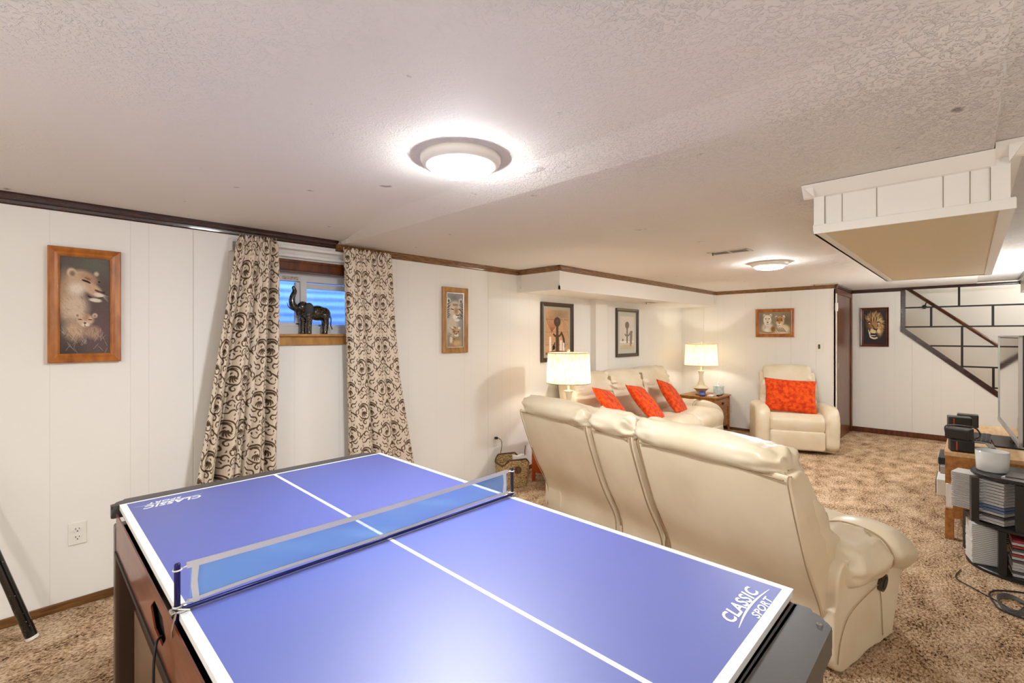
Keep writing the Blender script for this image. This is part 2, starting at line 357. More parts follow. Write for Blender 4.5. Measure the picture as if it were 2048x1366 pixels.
# ------------------------------------------------------------------ 2D painter -> vertex coloured meshes
class Canvas:
    def __init__(s, w, h, col):
        s.w, s.h = w, h; s.a = np.zeros((h, w, 3)); s.a[:] = np.array(col)/255
        y, x = np.mgrid[0:h, 0:w]; s.X = (x+0.5)/w; s.Y = (y+0.5)/h; s.as_ = h/w
    def mix(s, m, col): m = np.clip(m, 0, 1)[..., None]; s.a = s.a*(1-m) + (np.array(col)/255)*m
    def blob(s, cx, cy, rx, ry, col, rot=0, soft=0.3, op=1.0):
        dx = (s.X-cx); dy = (s.Y-cy)*s.as_; c, q = math.cos(rot), math.sin(rot); u = dx*c+dy*q; v = -dx*q+dy*c
        d = np.sqrt((u/rx)**2 + (v/(ry*s.as_))**2); s.mix((1-d)/max(soft, 1e-3)*op if soft < 1 else (1-d)*op, col) if False else s.mix(np.clip((1-d)/soft, 0, 1)*op, col)
    def stroke(s, pts, w, col, taper=True, op=1.0, soft=0.35):
        P = crom(pts, 6, closed=False) if len(pts) > 2 else [np.array(p, float)*(1-t)+np.array(pts[1], float)*t for t in np.linspace(0, 1, 8) for p in [pts[0]]]
        n = len(P)
        best = np.zeros_like(s.X)
        for i in range(n-1):
            t = (i+0.5)/(n-1); ww = w*(math.sin(PI*min(1, t*0.85+0.15))**0.7 if taper else 1)
            a = P[i]*np.array([1, s.as_]); b = P[i+1]*np.array([1, s.as_])
            x0 = min(a[0], b[0])-w*1.5; x1 = max(a[0], b[0])+w*1.5; y0 = (min(a[1], b[1])-w*1.5)/s.as_; y1 = (max(a[1], b[1])+w*1.5)/s.as_
            i0, i1 = max(0, int(x0*s.w)), min(s.w, int(x1*s.w)+2); j0, j1 = max(0, int(y0*s.h)), min(s.h, int(y1*s.h)+2)
            if i1 <= i0 or j1 <= j0: continue
            X = s.X[j0:j1, i0:i1]; Y = s.Y[j0:j1, i0:i1]*s.as_
            ab = b-a; L = ab@ab+1e-12; tt = np.clip(((X-a[0])*ab[0]+(Y-a[1])*ab[1])/L, 0, 1)
            d = np.hypot(X-a[0]-tt*ab[0], Y-a[1]-tt*ab[1])
            best[j0:j1, i0:i1] = np.maximum(best[j0:j1, i0:i1], np.clip((1-d/max(ww, 1e-4))/soft, 0, 1))
        s.mix(best*op, col)
    def grain(s, amt, sx=1, sy=1):
        n = rng.normal(0, 1, (s.h, s.w))
        for _ in range(sy): n = (n + np.roll(n, 1, 0) + np.roll(n, -1, 0))/2.2
        for _ in range(sx): n = (n + np.roll(n, 1, 1) + np.roll(n, -1, 1))/2.2
        s.a = np.clip(s.a*(1+amt*n[..., None]), 0, 1)
def lin(a): return np.where(a <= 0.04045, a/12.92, ((np.clip(a, 0, 1)+0.055)/1.055)**2.4)
def grid_mesh(name, co, cols, m, parent=None, smooth=True):
    """co: (h,w,3) positions; cols (h,w,3) srgb 0..1"""
    h, w = co.shape[:2]; me = bpy.data.meshes.new(name)
    idx = np.arange(h*w).reshape(h, w)
    q = np.stack([idx[:-1, :-1], idx[1:, :-1], idx[1:, 1:], idx[:-1, 1:]], -1).reshape(-1, 4)
    me.vertices.add(h*w); me.vertices.foreach_set('co', co.reshape(-1).astype(np.float32))
    me.loops.add(q.size); me.loops.foreach_set('vertex_index', q.reshape(-1).astype(np.int32))
    me.polygons.add(len(q)); me.polygons.foreach_set('loop_start', (np.arange(len(q))*4).astype(np.int32)); me.polygons.foreach_set('loop_total', np.full(len(q), 4, np.int32))
    me.update(calc_edges=True)
    ca = me.color_attributes.new('Col', 'FLOAT_COLOR', 'POINT')
    cc = np.ones((h*w, 4), np.float32); cc[:, :3] = lin(cols.reshape(-1, 3)); ca.data.foreach_set('color', cc.reshape(-1))
    return link(name, me, m, parent, smooth)
#@@SETTING
# ------------------------------------------------------------------ the room
LW = 3.38; FX = 7.46; SX = 8.62; CZ = 2.10; CZ1 = 2.124; RY = -0.78
# floor
bm = bmesh.new(); box(bm, -2.6, 9.8, -2.6, LW+0.1, -0.05, 0); struct(obj('floor', bm, CARPET))
# ceiling: higher slab everywhere, lower skimmed layer beyond the seam
bm = bmesh.new(); box(bm, -2.6, SX+0.05, -2.6, LW+0.1, CZ1, CZ1+0.1); struct(obj('ceiling', bm, CEIL))
# lower layer with a wavy right edge (plaster lip)
bm = bmesh.new()
edge = [(1.64 + i*(FX+1.2-1.64)/90, -0.062 + 0.006*noise.noise(Vector((i*0.8, 0, 0)))) for i in range(91)]
front = [(1.64 + 0.004*noise.noise(Vector((0, k*0.9, 3))), -0.062 + (LW+0.1+0.062)*k/40) for k in range(40, 0, -1)]
pts = edge + [(FX+1.2, LW+0.1)] + front
n = len(pts)
lo = [bm.verts.new((x, y, CZ)) for x, y in pts]
hi = []
for i, (x, y) in enumerate(pts):
    dx = -(0.012 + 0.30*min(1, max(0, (LW-0.10-y)/0.9))) if (i >= 91 or i == 0) and x < 2 else 0; dy = -0.006 if i < 91 else 0
    hi.append(bm.verts.new((x+dx, y+dy, CZ1+0.01)))
bm.faces.new(lo[::-1])
for i in range(n): bm.faces.new((lo[i], lo[(i+1) % n], hi[(i+1) % n], hi[i]))
o = obj('ceiling_lower_layer', bm, CEIL); struct(o)
# left wall with a window opening
wx0, wx1, wz0, wz1 = 1.13, 1.80, 1.432, 1.885
bm = bmesh.new()
for a in [(-2.6, wx0, 0, CZ1), (wx1, FX+0.1, 0, CZ1), (wx0, wx1, 0, wz0), (wx0, wx1, wz1, CZ1)]:
    box(bm, a[0], a[1], LW, LW+0.1, a[2], a[3])
bmesh.ops.remove_doubles(bm, verts=bm.verts, dist=1e-5)
struct(obj('wall_left', bm, WALL_L))
# boxed pipe chase on the left wall
bm = B(4.88, 5.13, 3.30, LW, 0.0, 1.875); struct(obj('wall_left_chase', bm, PAINT))
# far wall, return, stair wall
struct(obj('wall_far', B(FX, FX+0.1, 1.28, LW+0.1, 0, CZ1), WALL_F))
bm = bmesh.new(); box(bm, FX+0.1, SX+0.1, 1.30, 1.40, 0, CZ1); struct(obj('wall_return', bm, WALL_F))
# stair wall: knee wall with sloped top
bm = bmesh.new()
prism(bm, [(1.30, 0), (1.30, CZ1), (0.66, CZ1), (0.66, 1.50), (-0.80, 0.19), (-0.80, 0)], SX, SX+0.09, 'x')
struct(obj('wall_stairs', bm, WALL_F))
struct(obj('wall_stairwell', B(9.55, 9.65, -2.6, 1.4, 0, 2.95), PAINT))
struct(obj('wall_stairwell_side', B(SX, 9.65, -2.7, -2.6, 0, 3.0), PAINT))
bm = bmesh.new(); box(bm, SX, 9.65, -2.7, 1.5, 2.95, 3.0); struct(obj('ceiling_stairwell', bm, PAINT))
struct(obj('wall_stairwell_end', B(SX, 9.65, 1.4, 1.5, 0, 2.95), PAINT))
struct(obj('wall_stairwell_front', B(SX+0.01, SX+0.09, -2.6, 1.4, CZ1, 2.95), PAINT))
struct(obj('wall_right', B(2.9, SX-0.9, RY-0.1, RY, 0, CZ1), PAINT))
struct(obj('wall_right_near', B(-2.6, 9.8, -2.7, -2.6, 0, CZ1), PAINT))
struct(obj('wall_right_corner', B(2.8, 2.9, -2.6, RY, 0, CZ1), PAINT))
struct(obj('wall_right_end', B(SX-1.0, SX-0.9, -2.6, RY-0.1, 0, CZ1), PAINT))
struct(obj('wall_back', B(-2.7, -2.6, -2.6, LW+0.1, 0, CZ1), PAINT))
# left soffit
bm = bmesh.new(); box(bm, 3.58, FX, 2.84, LW, 1.875, CZ)
struct(obj('ceiling_soffit_left', bm, PAINT_W))
bm = bmesh.new()
for a in [(3.565, FX, 2.828, 2.84, 1.868, 1.905), (3.565, 3.58, 2.828, LW, 1.868, 1.905), (3.568, 3.58, 3.345, LW, 1.905, 2.05), (FX-0.03, FX, 2.829, 2.84, 1.905, 2.05), (3.57, 3.60, 2.829, 2.84, 1.905, 2.05)]: box(bm, *a)
struct(obj('trim_1', bm, PAINT_W))
# right soffit (runs along right wall by the stairs)
struct(obj('ceiling_soffit_right', B(5.2, 8.60, RY, -0.45, 1.955, CZ1), PAINT_W))

# crown moulding: stepped profile swept along segments
def crown(bm, p, q, nrm, zt, h=0.05, d=0.035):
    """p,q in plan, nrm = into the room, mitre ignored"""
    prof = [(0, 0), (d, 0), (d, -0.010), (d*0.72, -0.016), (d*0.62, -0.030), (d*0.34, -0.036), (d*0.30, -h+0.006), (0.004, -h), (0, -h)]
    a = []; b = []
    for u, z in prof:
        a.append(bm.verts.new((p[0]+nrm[0]*u, p[1]+nrm[1]*u, zt+z))); b.append(bm.verts.new((q[0]+nrm[0]*u, q[1]+nrm[1]*u, zt+z)))
    bm.faces.new(a); bm.faces.new(b[::-1]); n = len(a)
    for i in range(n): bm.faces.new((a[i], a[(i+1) % n], b[(i+1) % n], b[i]))
bm = bmesh.new(); crown(bm, (-2.6, LW), (1.612, LW), (0, -1), CZ1, 0.057); struct(obj('trim_2', bm, CROWN_D))
bm = bmesh.new(); crown(bm, (1.60, LW), (3.58, LW), (0, -1), CZ, 0.05)
crown(bm, (3.58, LW), (3.58, 2.805), (-1, 0), CZ, 0.05, 0.03)
crown(bm, (3.55, 2.84), (FX, 2.84), (0, -1), CZ, 0.05, 0.03)
crown(bm, (FX, 2.84), (FX, 1.25), (-1, 0), CZ, 0.05, 0.03)
struct(obj('trim_3', bm, CROWN_LIT))
bm = bmesh.new(); crown(bm, (FX-0.03, 1.28), (SX, 1.28), (0, -1), CZ, 0.05, 0.03); crown(bm, (SX, 1.30), (SX, 0.66), (-1, 0), CZ, 0.05, 0.03)
crown(bm, (SX, 0.66), (SX, -0.46), (-1, 0), CZ, 0.022, 0.03); struct(obj('trim_4', bm, CROWN_D))
bm = bmesh.new(); crown(bm, (SX, -0.45), (5.2, -0.45), (0, 1), CZ1, 0.05, 0.03); struct(obj('trim_5', bm, CROWN_D))
# baseboards
struct(obj('baseboard_left', B(-2.6, FX, LW-0.012, LW, 0, 0.045, bev=0.004), BASEW))
struct(obj('baseboard_far', B(FX-0.012, FX, 1.29, LW, 0, 0.04, bev=0.004), BASEW))
struct(obj('baseboard_stairs', B(SX-0.014, SX, -0.8, 1.27, 0, 0.075, bev=0.004), DOORW))
# brown door in the return wall with casing and strike
d = thing('door_1', 'dark brown wooden door standing in the return beside the stairs', 'door', (FX, 1.28, 0), kind='structure')
obj('door_casing', box(box(B(-0.0, 0.07, -0.022, 0.02, 0, 2.05, bev=0.004), 0.07, 1.16, -0.018, 0.02, 1.98, 2.05, bev=0.004), 1.06, 1.155, -0.02, 0.02, 0, 2.0, bev=0.004), DOORW, d)
obj('door_panel', B(0.07, 1.06, -0.006, 0.02, 0.01, 1.98, bev=0.003), DOORW, d)
obj('strike_plate', B(0.10, 0.17, -0.016, -0.006, 0.98, 1.06, bev=0.003), BRASS, d, label='small brass latch plate')
obj('jamb_edge', B(-0.012, 0.0, -0.020, -0.006, 0.05, 1.98), PAINT_W, d, label='thin white painted edge strip')
s = obj('door_sensor', B(FX-0.024, FX-0.001, 1.247, 1.279, 1.745, 1.855, bev=0.006), PLASTIC_W); tag(s, 'small white door sensor at the top of the dark brown door frame', 'sensor')

# window 1
w = thing('window_1', 'small basement window of white vinyl set high in the wall behind the elephant', 'window', (0, 0, 0), kind='structure')
bm = bmesh.new()
box(bm, wx0-0.02, wx1+0.02, LW-0.022, LW+0.0, wz1-0.005, wz1+0.065, bev=0.006); box(bm, wx0-0.02, wx1+0.02, LW-0.03, LW, wz1+0.045, wz1+0.065, bev=0.004)
box(bm, wx0, wx1, LW-0.005, LW+0.098, wz1-0.012, wz1+0.0); obj('window_head_casing', bm, DOORW, w)
bm = bmesh.new(); box(bm, wx0-0.02, wx1+0.02, LW-0.022, LW+0.0, wz0-0.075, wz0-0.01, bev=0.008); box(bm, wx0-0.02, wx1+0.02, LW-0.045, LW+0.098, wz0-0.014, wz0+0.004, bev=0.005)
obj('window_sill', bm, PINE_L, w)
bm = bmesh.new()
fy0, fy1 = LW+0.10, LW+0.16
for a in [(wx0, wx1, fy0, fy1, wz0-0.02, wz0+0.06), (wx0, wx1, fy0, fy1, wz1-0.070, wz1+0.02), (wx0-0.02, wx0+0.05, fy0, fy1, wz0, wz1), (wx1-0.05, wx1+0.02, fy0, fy1, wz0, wz1), (1.385, 1.43, fy0-0.005, fy1, wz0, wz1-0.02)]: box(bm, *a, bev=0.004)
obj('window_frame', bm, VINYL, w)
bm = bmesh.new()
for a in [(1.43, wx1-0.05, fy0+0.03, fy1-0.005, wz0+0.06, wz0+0.075), (1.43, wx1-0.05, fy0+0.03, fy1-0.005, wz1-0.115, wz1-0.075), (wx0+0.05, 1.385, fy0+0.01, fy1-0.02, wz0+0.06, wz0+0.085), (1.355, 1.385, fy0+0.01, fy1-0.02, wz0+0.07, wz1-0.075)]: box(bm, *a, bev=0.003)
obj('window_sash', bm, VINYL, w)
obj('window_pane', B(wx0+0.04, wx1-0.04, fy0+0.045, fy0+0.05, wz0+0.04, wz1-0.06), GLASS, w)
obj('warning_sticker', B(1.26, 1.37, fy0-0.002, fy0, wz1-0.062, wz1-0.038), mat('faded_sticker', srgb(206, 196, 184), 0.6, var=(120, srgb(150, 110, 96), 0.35, 0.5)), w, label='faded warning sticker on the frame')
# corrugated window well outside, open to the sky
bm = bmesh.new(); rows = 60; cols_ = 28; R0 = 0.75; vv = []
for j in range(rows+1):
    z = 0.9 + 1.35*j/rows; rr = R0 + 0.016*math.sin(z*2*PI/0.068)
    vv.append([bm.verts.new((1.45 + rr*math.cos(PI*i/cols_), LW+0.17 + rr*0.8*math.sin(PI*i/cols_), z)) for i in range(cols_+1)])
for j in range(rows):
    for i in range(cols_): bm.faces.new((vv[j][i], vv[j][i+1], vv[j+1][i+1], vv[j+1][i]))
o = obj('window_well', bm, CORR, smooth=True); struct(o)
struct(obj('window_well_gravel', B(0.6, 2.3, LW+0.16, LW+0.9, 0.85, 0.9), mat('gravel', srgb(120, 116, 110), 0.9, bump=(60, 1, 0.01))))

# boxed bulkhead hanging from the ceiling
b_ = thing('ceiling_bulkhead', 'white boxed bulkhead with tan underside hanging from the ceiling at upper right', 'bulkhead', (2.48, 0, 0), kind='structure')
BX0, BX1, BY0, BY1, BZ = 0, 2.62, -0.10, 0.50, 1.885
obj('bulkhead_body', B(BX0, BX1, BY0, BY1, BZ+0.02, CZ1), PAINT_W, b_)
obj('bottom_panel', B(BX0+0.012, BX1-0.02, BY0+0.02, BY1-0.012, BZ+0.006, BZ+0.021), TAN_PAINT, b_, label='flat tan painted underside')
bm = bmesh.new()
box(bm, BX0-0.012, BX0, BY0-0.02, BY1+0.006, BZ-0.004, BZ+0.035, bev=0.002); box(bm, BX0, BX1, BY1, BY1+0.01, BZ-0.0, BZ+0.04); box(bm, BX0, BX1, BY1-0.03, BY1+0.01, BZ, BZ+0.01)
box(bm, BX0, BX1, BY0, BY0+0.022, BZ, BZ+0.02); box(bm, BX0, BX1, BY0-0.018, BY0, BZ, BZ+0.04); box(bm, BX1-0.03, BX1, BY0, BY1, BZ, BZ+0.012)
box(bm, BX0-0.008, BX0, BY1-0.035, BY1+0.005, BZ+0.035, CZ-0.02); box(bm, BX0-0.008, BX0, BY0-0.005, BY0+0.045, BZ+0.035, CZ-0.02)
obj('corner_trim', bm, PAINT_W, b_)
bm = bmesh.new()
for yy in (0.40, 0.28, 0.075, -0.0): box(bm, BX0-0.0015, BX0+0.0, yy-0.0012, yy+0.0012, BZ+0.035, CZ-0.04)
box(bm, BX0-0.003, BX0, BY0+0.045, BY0+0.047, BZ+0.04, CZ-0.035); box(bm, BX0-0.003, BX0, BY1-0.037, BY1-0.035, BZ+0.04, CZ-0.035)
obj('panel_groove', bm, mat('groove_shadow_paint', srgb(150, 138, 112), 0.8), b_)
bm = bmesh.new()  # flared crown of the bulkhead, steps up with the ceiling on the right
def flare(y0, y1, zt):
    prism(bm, [(BX0, zt-0.055), (BX0-0.01, zt-0.05), (BX0-0.048, zt-0.004), (BX0-0.048, zt), (BX0, zt)], y0, y1, 'y')
flare(-0.066, BY1+0.045, CZ-0.002); flare(BY0-0.045, -0.066, CZ1-0.002)
prism(bm, [(BY1, CZ-0.055), (BY1+0.045, CZ-0.004), (BY1+0.045, CZ), (BY1, CZ)], BX0-0.04, BX1, 'x')
prism(bm, [(BY0, CZ-0.055), (BY0-0.045, CZ1-0.004), (BY0-0.045, CZ1), (BY0, CZ1)], BX0-0.04, BX1, 'x')
obj('bulkhead_crown', bm, PAINT_W, b_)
#@@FIXTURES
# ------------------------------------------------------------------ ceiling fixtures
def ceiling_light(x, y, z, label, grp=None):
    t = thing('ceiling_light', label, 'ceiling light', (x, y, z), group=grp)
    obj('housing', lathe(bmesh.new(), [(0.0, 0), (0.158, 0), (0.158, -0.013), (0.150, -0.028), (0.124, -0.040), (0.120, -0.040), (0.0, -0.040)], n=56, close=False), PAINT_W, t, smooth=True)
    pr = [(0.119, -0.041), (0.118, -0.047), (0.108, -0.054), (0.08, -0.060), (0.04, -0.063), (0.001, -0.064)]
    obj('diffuser', lathe(bmesh.new(), pr, n=48, close=False), DIFFUSER, t, smooth=True)
    return t
ceiling_light(1.195, 1.44, CZ1, 'round white flush ceiling light above the blue table, lit, nearest')
ceiling_light(4.80, 1.335, CZ, 'round white flush ceiling light further off between the two ceiling vents, lit')
ceiling_light(-1.6, 0.3, CZ1, 'unseen round fill light added behind the viewer')  # added to brighten the room, no such fixture in view
def fill_torchiere(x, y, label, h=1.55):  # uplights added as fill for the ceiling, none of them in view
    t = thing('fill_lamp', label, 'lamp', (x, y, 0))
    obj('foot', lathe(bmesh.new(), [(0.001, 0), (0.14, 0), (0.14, 0.015), (0.03, 0.03), (0.001, 0.03)], n=32, close=False), BLACK, t, smooth=True)
    obj('pole', tube(bmesh.new(), [(0, 0, 0.02), (0, 0, h-0.09)], 0.012, 12), BLACK, t, smooth=True)
    obj('bowl', lathe(bmesh.new(), [(0.02, h-0.10), (0.10, h-0.075), (0.17, h-0.01), (0.175, h), (0.165, h-0.005), (0.09, h-0.06), (0.001, h-0.075)], n=40, close=False), PLASTIC_W, t, smooth=True)
    bm = bmesh.new(); v = [bm.verts.new((0.13*math.cos(a), 0.13*math.sin(a), h-0.03)) for a in np.linspace(0, 2*PI, 32, endpoint=False)]; bm.faces.new(v)
    obj('fill_disc', bm, FILL_GLOW, t)
fill_torchiere(-1.8, 0.9, 'unseen black fill lamp added behind the viewer near the back wall', 1.2)
fill_torchiere(0.3, -1.7, 'unseen black fill lamp added behind the viewer at the right', 1.2)
fill_torchiere(6.75, -0.57, 'unseen black fill lamp added beside the right wall past the television stand', 1.25)
ceiling_light(9.1, -1.5, 2.95, 'unseen round fill light added at the top of the stairwell')  # extra light added to brighten the stairwell, itself unseen
o = obj('cover_plate', lathe(bmesh.new(), [(0.001, 0), (0.062, 0), (0.060, -0.006), (0.052, -0.009), (0.001, -0.010)], n=40, close=False), CEIL, smooth=True)
o.location = (1.500, 1.315, CZ1); tag(o, 'round painted cover plate on the ceiling beside the nearest light', 'cover plate')
def vent(x, y, z, sx, sy, label):
    t = thing('ceiling_vent', label, 'vent', (x, y, z))
    bm = bmesh.new(); a = 0.02
    for q in [(-sx, sx, -sy, -sy+a), (-sx, sx, sy-a, sy), (-sx, -sx+a, -sy, sy), (sx-a, sx, -sy, sy), (-sx, sx, -0.008, 0.008)]: box(bm, q[0], q[1], q[2], q[3], -0.004, 0, bev=0.0015)
    obj('frame', bm, VENTW, t); obj('opening', B(-sx+a, sx-a, -sy+a, sy-a, -0.0026, 0), DARKGAP, t)
    bm = bmesh.new(); k = 7
    for i in range(k):
        xx = -sx+a+(2*sx-2*a)*(i+0.5)/k
        box(bm, xx-0.001, xx+0.001, -sy+a, sy-a, -0.0032, -0.001, M=None)
    obj('louvre', bm, VENTW, t)
    obj('damper_lever', B(-sx+0.005, -sx+0.012, sy-0.05, sy-0.044, -0.028, -0.005), METAL, t)
vent(3.95, 1.39, CZ, 0.075, 0.155, 'white ceiling vent with dark louvres near the farther ceiling light')
vent(7.29, 1.37, CZ, 0.06, 0.15, 'small ceiling vent above the far wall by the brown door')
vent(5.95, 3.13, 1.875, 0.11, 0.06, 'vent in the underside of the white soffit over the sofa')

# ------------------------------------------------------------------ wall plates
def outlet(loc, rz, label, plug=False):
    t = thing('wall_outlet', label, 'outlet', loc, rz)
    obj('cover', B(-0.036, 0.036, -0.006, 0, -0.058, 0.058, bev=0.003), PLASTIC_W, t)
    for k, dz in enumerate((0.021, -0.021)):
        s = obj('socket', prism(bmesh.new(), [(0.017*math.cos(a)*(1), dz+0.0145*math.sin(a)) for a in np.linspace(0, 2*PI, 20, endpoint=False)], -0.0085, -0.006, 'y'), PLASTIC_W, t)
        bm = bmesh.new()
        for q in [(-0.008, -0.0055, 0.000, 0.009), (0.0055, 0.008, 0.001, 0.008), (-0.0025, 0.0025, -0.010, -0.005)]:
            box(bm, q[0], q[1], -0.0092, -0.0084, dz+q[2], dz+q[3])
        obj('slot', bm, DARKGAP, s)
    return t
outlet((0.19, LW, 0.383), 0, 'white duplex outlet low on the wall left of the curtains')
outlet((3.235, LW, 0.392), 0, 'white outlet above the wicker basket with a black plug in it')
outlet((FX, 2.62, 0.33), -PI/2, 'white outlet low on the far wall beside the end table')
t = thing('wall_dimmer', 'cream dimmer switch plate on the far wall under the cubs picture', 'switch', (FX, 1.452, 1.275), -PI/2)
obj('cover', B(-0.04, 0.04, -0.008, 0, -0.062, 0.062, bev=0.003), PLASTIC_W, t); obj('toggle', B(-0.02, 0.004, -0.012, -0.008, -0.03, 0.03, bev=0.002), BLACKF, t, label='dark slider opening')

# ------------------------------------------------------------------ pictures
def picture(name, label, loc, rz, w, h, fw, fmat, canvas, deep=0.022, matw=0, matc=None, inner=None):
    t = thing(name, label, 'picture', loc, rz)
    prof = [(0, 0), (0, deep*0.85), (fw*0.10, deep), (fw*0.22, deep*0.92), (fw*0.55, deep*0.62), (fw*0.78, deep*0.70), (fw*0.86, deep*0.62), (fw, deep*0.42), (fw, 0)]
    bm = bmesh.new(); loops = []
    for ins, d in prof:
        a, b = w/2-ins, h/2-ins; loops.append([bm.verts.new((x, -d, z)) for x, z in ((-a, -b), (a, -b), (a, b), (-a, b))])
    for p, q in zip(loops[:-1], loops[1:]):
        for i in range(4): bm.faces.new((p[i], p[(i+1) % 4], q[(i+1) % 4], q[i]))
    obj('frame', bm, fmat, t)
    if inner:
        bm = bmesh.new(); a0, b0 = w/2-fw, h/2-fw
        for x0, x1, z0, z1 in [(-a0, a0, b0-0.005, b0), (-a0, a0, -b0, -b0+0.005), (-a0, -a0+0.005, -b0, b0), (a0-0.005, a0, -b0, b0)]: box(bm, x0, x1, -deep*0.5, -deep*0.3, z0, z1)
        obj('inner_lip', bm, inner, t)
    iw, ih = w/2-fw, h/2-fw
    if matw:
        obj('mat_board', B(-iw, iw, -0.007, -0.002, -ih, ih), matc, t); iw -= matw; ih -= matw
    gh, gw = canvas.a.shape[:2]
    xs = np.linspace(-iw, iw, gw); zs = np.linspace(ih, -ih, gh); X, Z = np.meshgrid(xs, zs)
    co = np.stack([X, np.full_like(X, -0.008), Z], -1)
    p = grid_mesh('print', co, canvas.a, PRINT, t)
    return t

def paint_lioness():
    c = Canvas(150, 290, (92, 80, 74))
    c.blob(0.7, 0.05, 0.8, 0.25, (104, 102, 92), soft=1.0); c.blob(0.75, 0.75, 0.6, 0.35, (106, 82, 84), soft=1.0); c.blob(0.1, 0.98, 0.5, 0.2, (70, 58, 54), soft=1.0)
    fur = (196, 166, 136); lt = (226, 212, 194)
    c.blob(0.16, 0.42, 0.36, 0.34, (176, 146, 118), soft=0.5); c.blob(0.30, 0.52, 0.34, 0.2, (206, 184, 160), soft=0.6)
    c.blob(0.30, 0.76, 0.30, 0.14, (190, 160, 132), soft=0.6)
    c.blob(0.42, 0.24, 0.34, 0.125, fur, rot=0.15, soft=0.35)                       # head
    c.blob(0.66, 0.335, 0.24, 0.075, (198, 164, 134), rot=0.5, soft=0.4)               # muzzle
    c.blob(0.33, 0.33, 0.26, 0.09, lt, soft=0.7); c.blob(0.58, 0.215, 0.25, 0.06, (172, 134, 104), rot=0.3, soft=0.8)
    c.blob(0.23, 0.165, 0.115, 0.055, (214, 192, 166), rot=0.4, soft=0.4); c.blob(0.245, 0.175, 0.085, 0.042, (136, 110, 90), rot=0.4, soft=0.7)
    c.blob(0.72, 0.165, 0.07, 0.034, (204, 178, 150), soft=0.6)
    c.stroke([(0.44, 0.235), (0.54, 0.25), (0.60, 0.265)], 0.022, (30, 22, 20)); c.stroke([(0.5, 0.21), (0.6, 0.23)], 0.02, (130, 96, 74))
    c.stroke([(0.76, 0.245), (0.80, 0.25)], 0.018, (40, 28, 26)); c.stroke([(0.70, 0.335), (0.82, 0.355), (0.90, 0.35)], 0.026, (90, 60, 54)); c.blob(0.85, 0.365, 0.055, 0.02, (60, 42, 40), soft=0.6)
    c.blob(0.78, 0.385, 0.14, 0.03, lt, rot=0.1, soft=0.5); c.stroke([(0.55, 0.40), (0.68, 0.425), (0.86, 0.405)], 0.02, (56, 42, 38))
    c.blob(0.70, 0.44, 0.16, 0.026, lt, rot=0.1, soft=0.4)
    for k in range(4): c.stroke([(0.86, 0.38+0.008*k), (0.97, 0.40+0.018*k)], 0.006, (220, 210, 200), op=0.6)
    # cub
    c.blob(0.66, 0.78, 0.22, 0.09, (170, 140, 118), rot=0.3, soft=0.5); c.blob(0.50, 0.65, 0.20, 0.072, (206, 176, 148), soft=0.35)
    for x in (0.34, 0.69): c.blob(x, 0.602, 0.07, 0.032, (212, 190, 166), soft=0.5); c.blob(x, 0.606, 0.04, 0.02, (140, 112, 92), soft=0.8)
    c.blob(0.51, 0.62, 0.09, 0.05, (170, 128, 98), soft=0.8); c.blob(0.50, 0.70, 0.11, 0.032, lt, soft=0.5)
    for x in (0.40, 0.60): c.stroke([(x-0.04, 0.645), (x+0.04, 0.648)], 0.012, (40, 30, 26))
    c.blob(0.49, 0.682, 0.035, 0.010, (50, 36, 34), soft=0.5); c.stroke([(0.49, 0.69), (0.49, 0.715), (0.55, 0.72)], 0.008, (60, 44, 40))
    for k in range(70):
        x = rng.uniform(0.05, 0.95); y = rng.uniform(0.78, 1.0); dx = rng.uniform(-0.12, 0.12)
        c.stroke([(x, y), (x+dx, y-0.06)], 0.006, (196, 184, 172) if k % 2 else (80, 66, 60), op=0.6)
    for k in range(60):
        x = rng.uniform(0.02, 0.5); y = rng.uniform(0.4, 0.8); c.stroke([(x, y), (x+0.05, y+0.03)], 0.008, (226, 208, 186) if k % 2 else (146, 118, 94), op=0.4)
    c.grain(0.03); return c
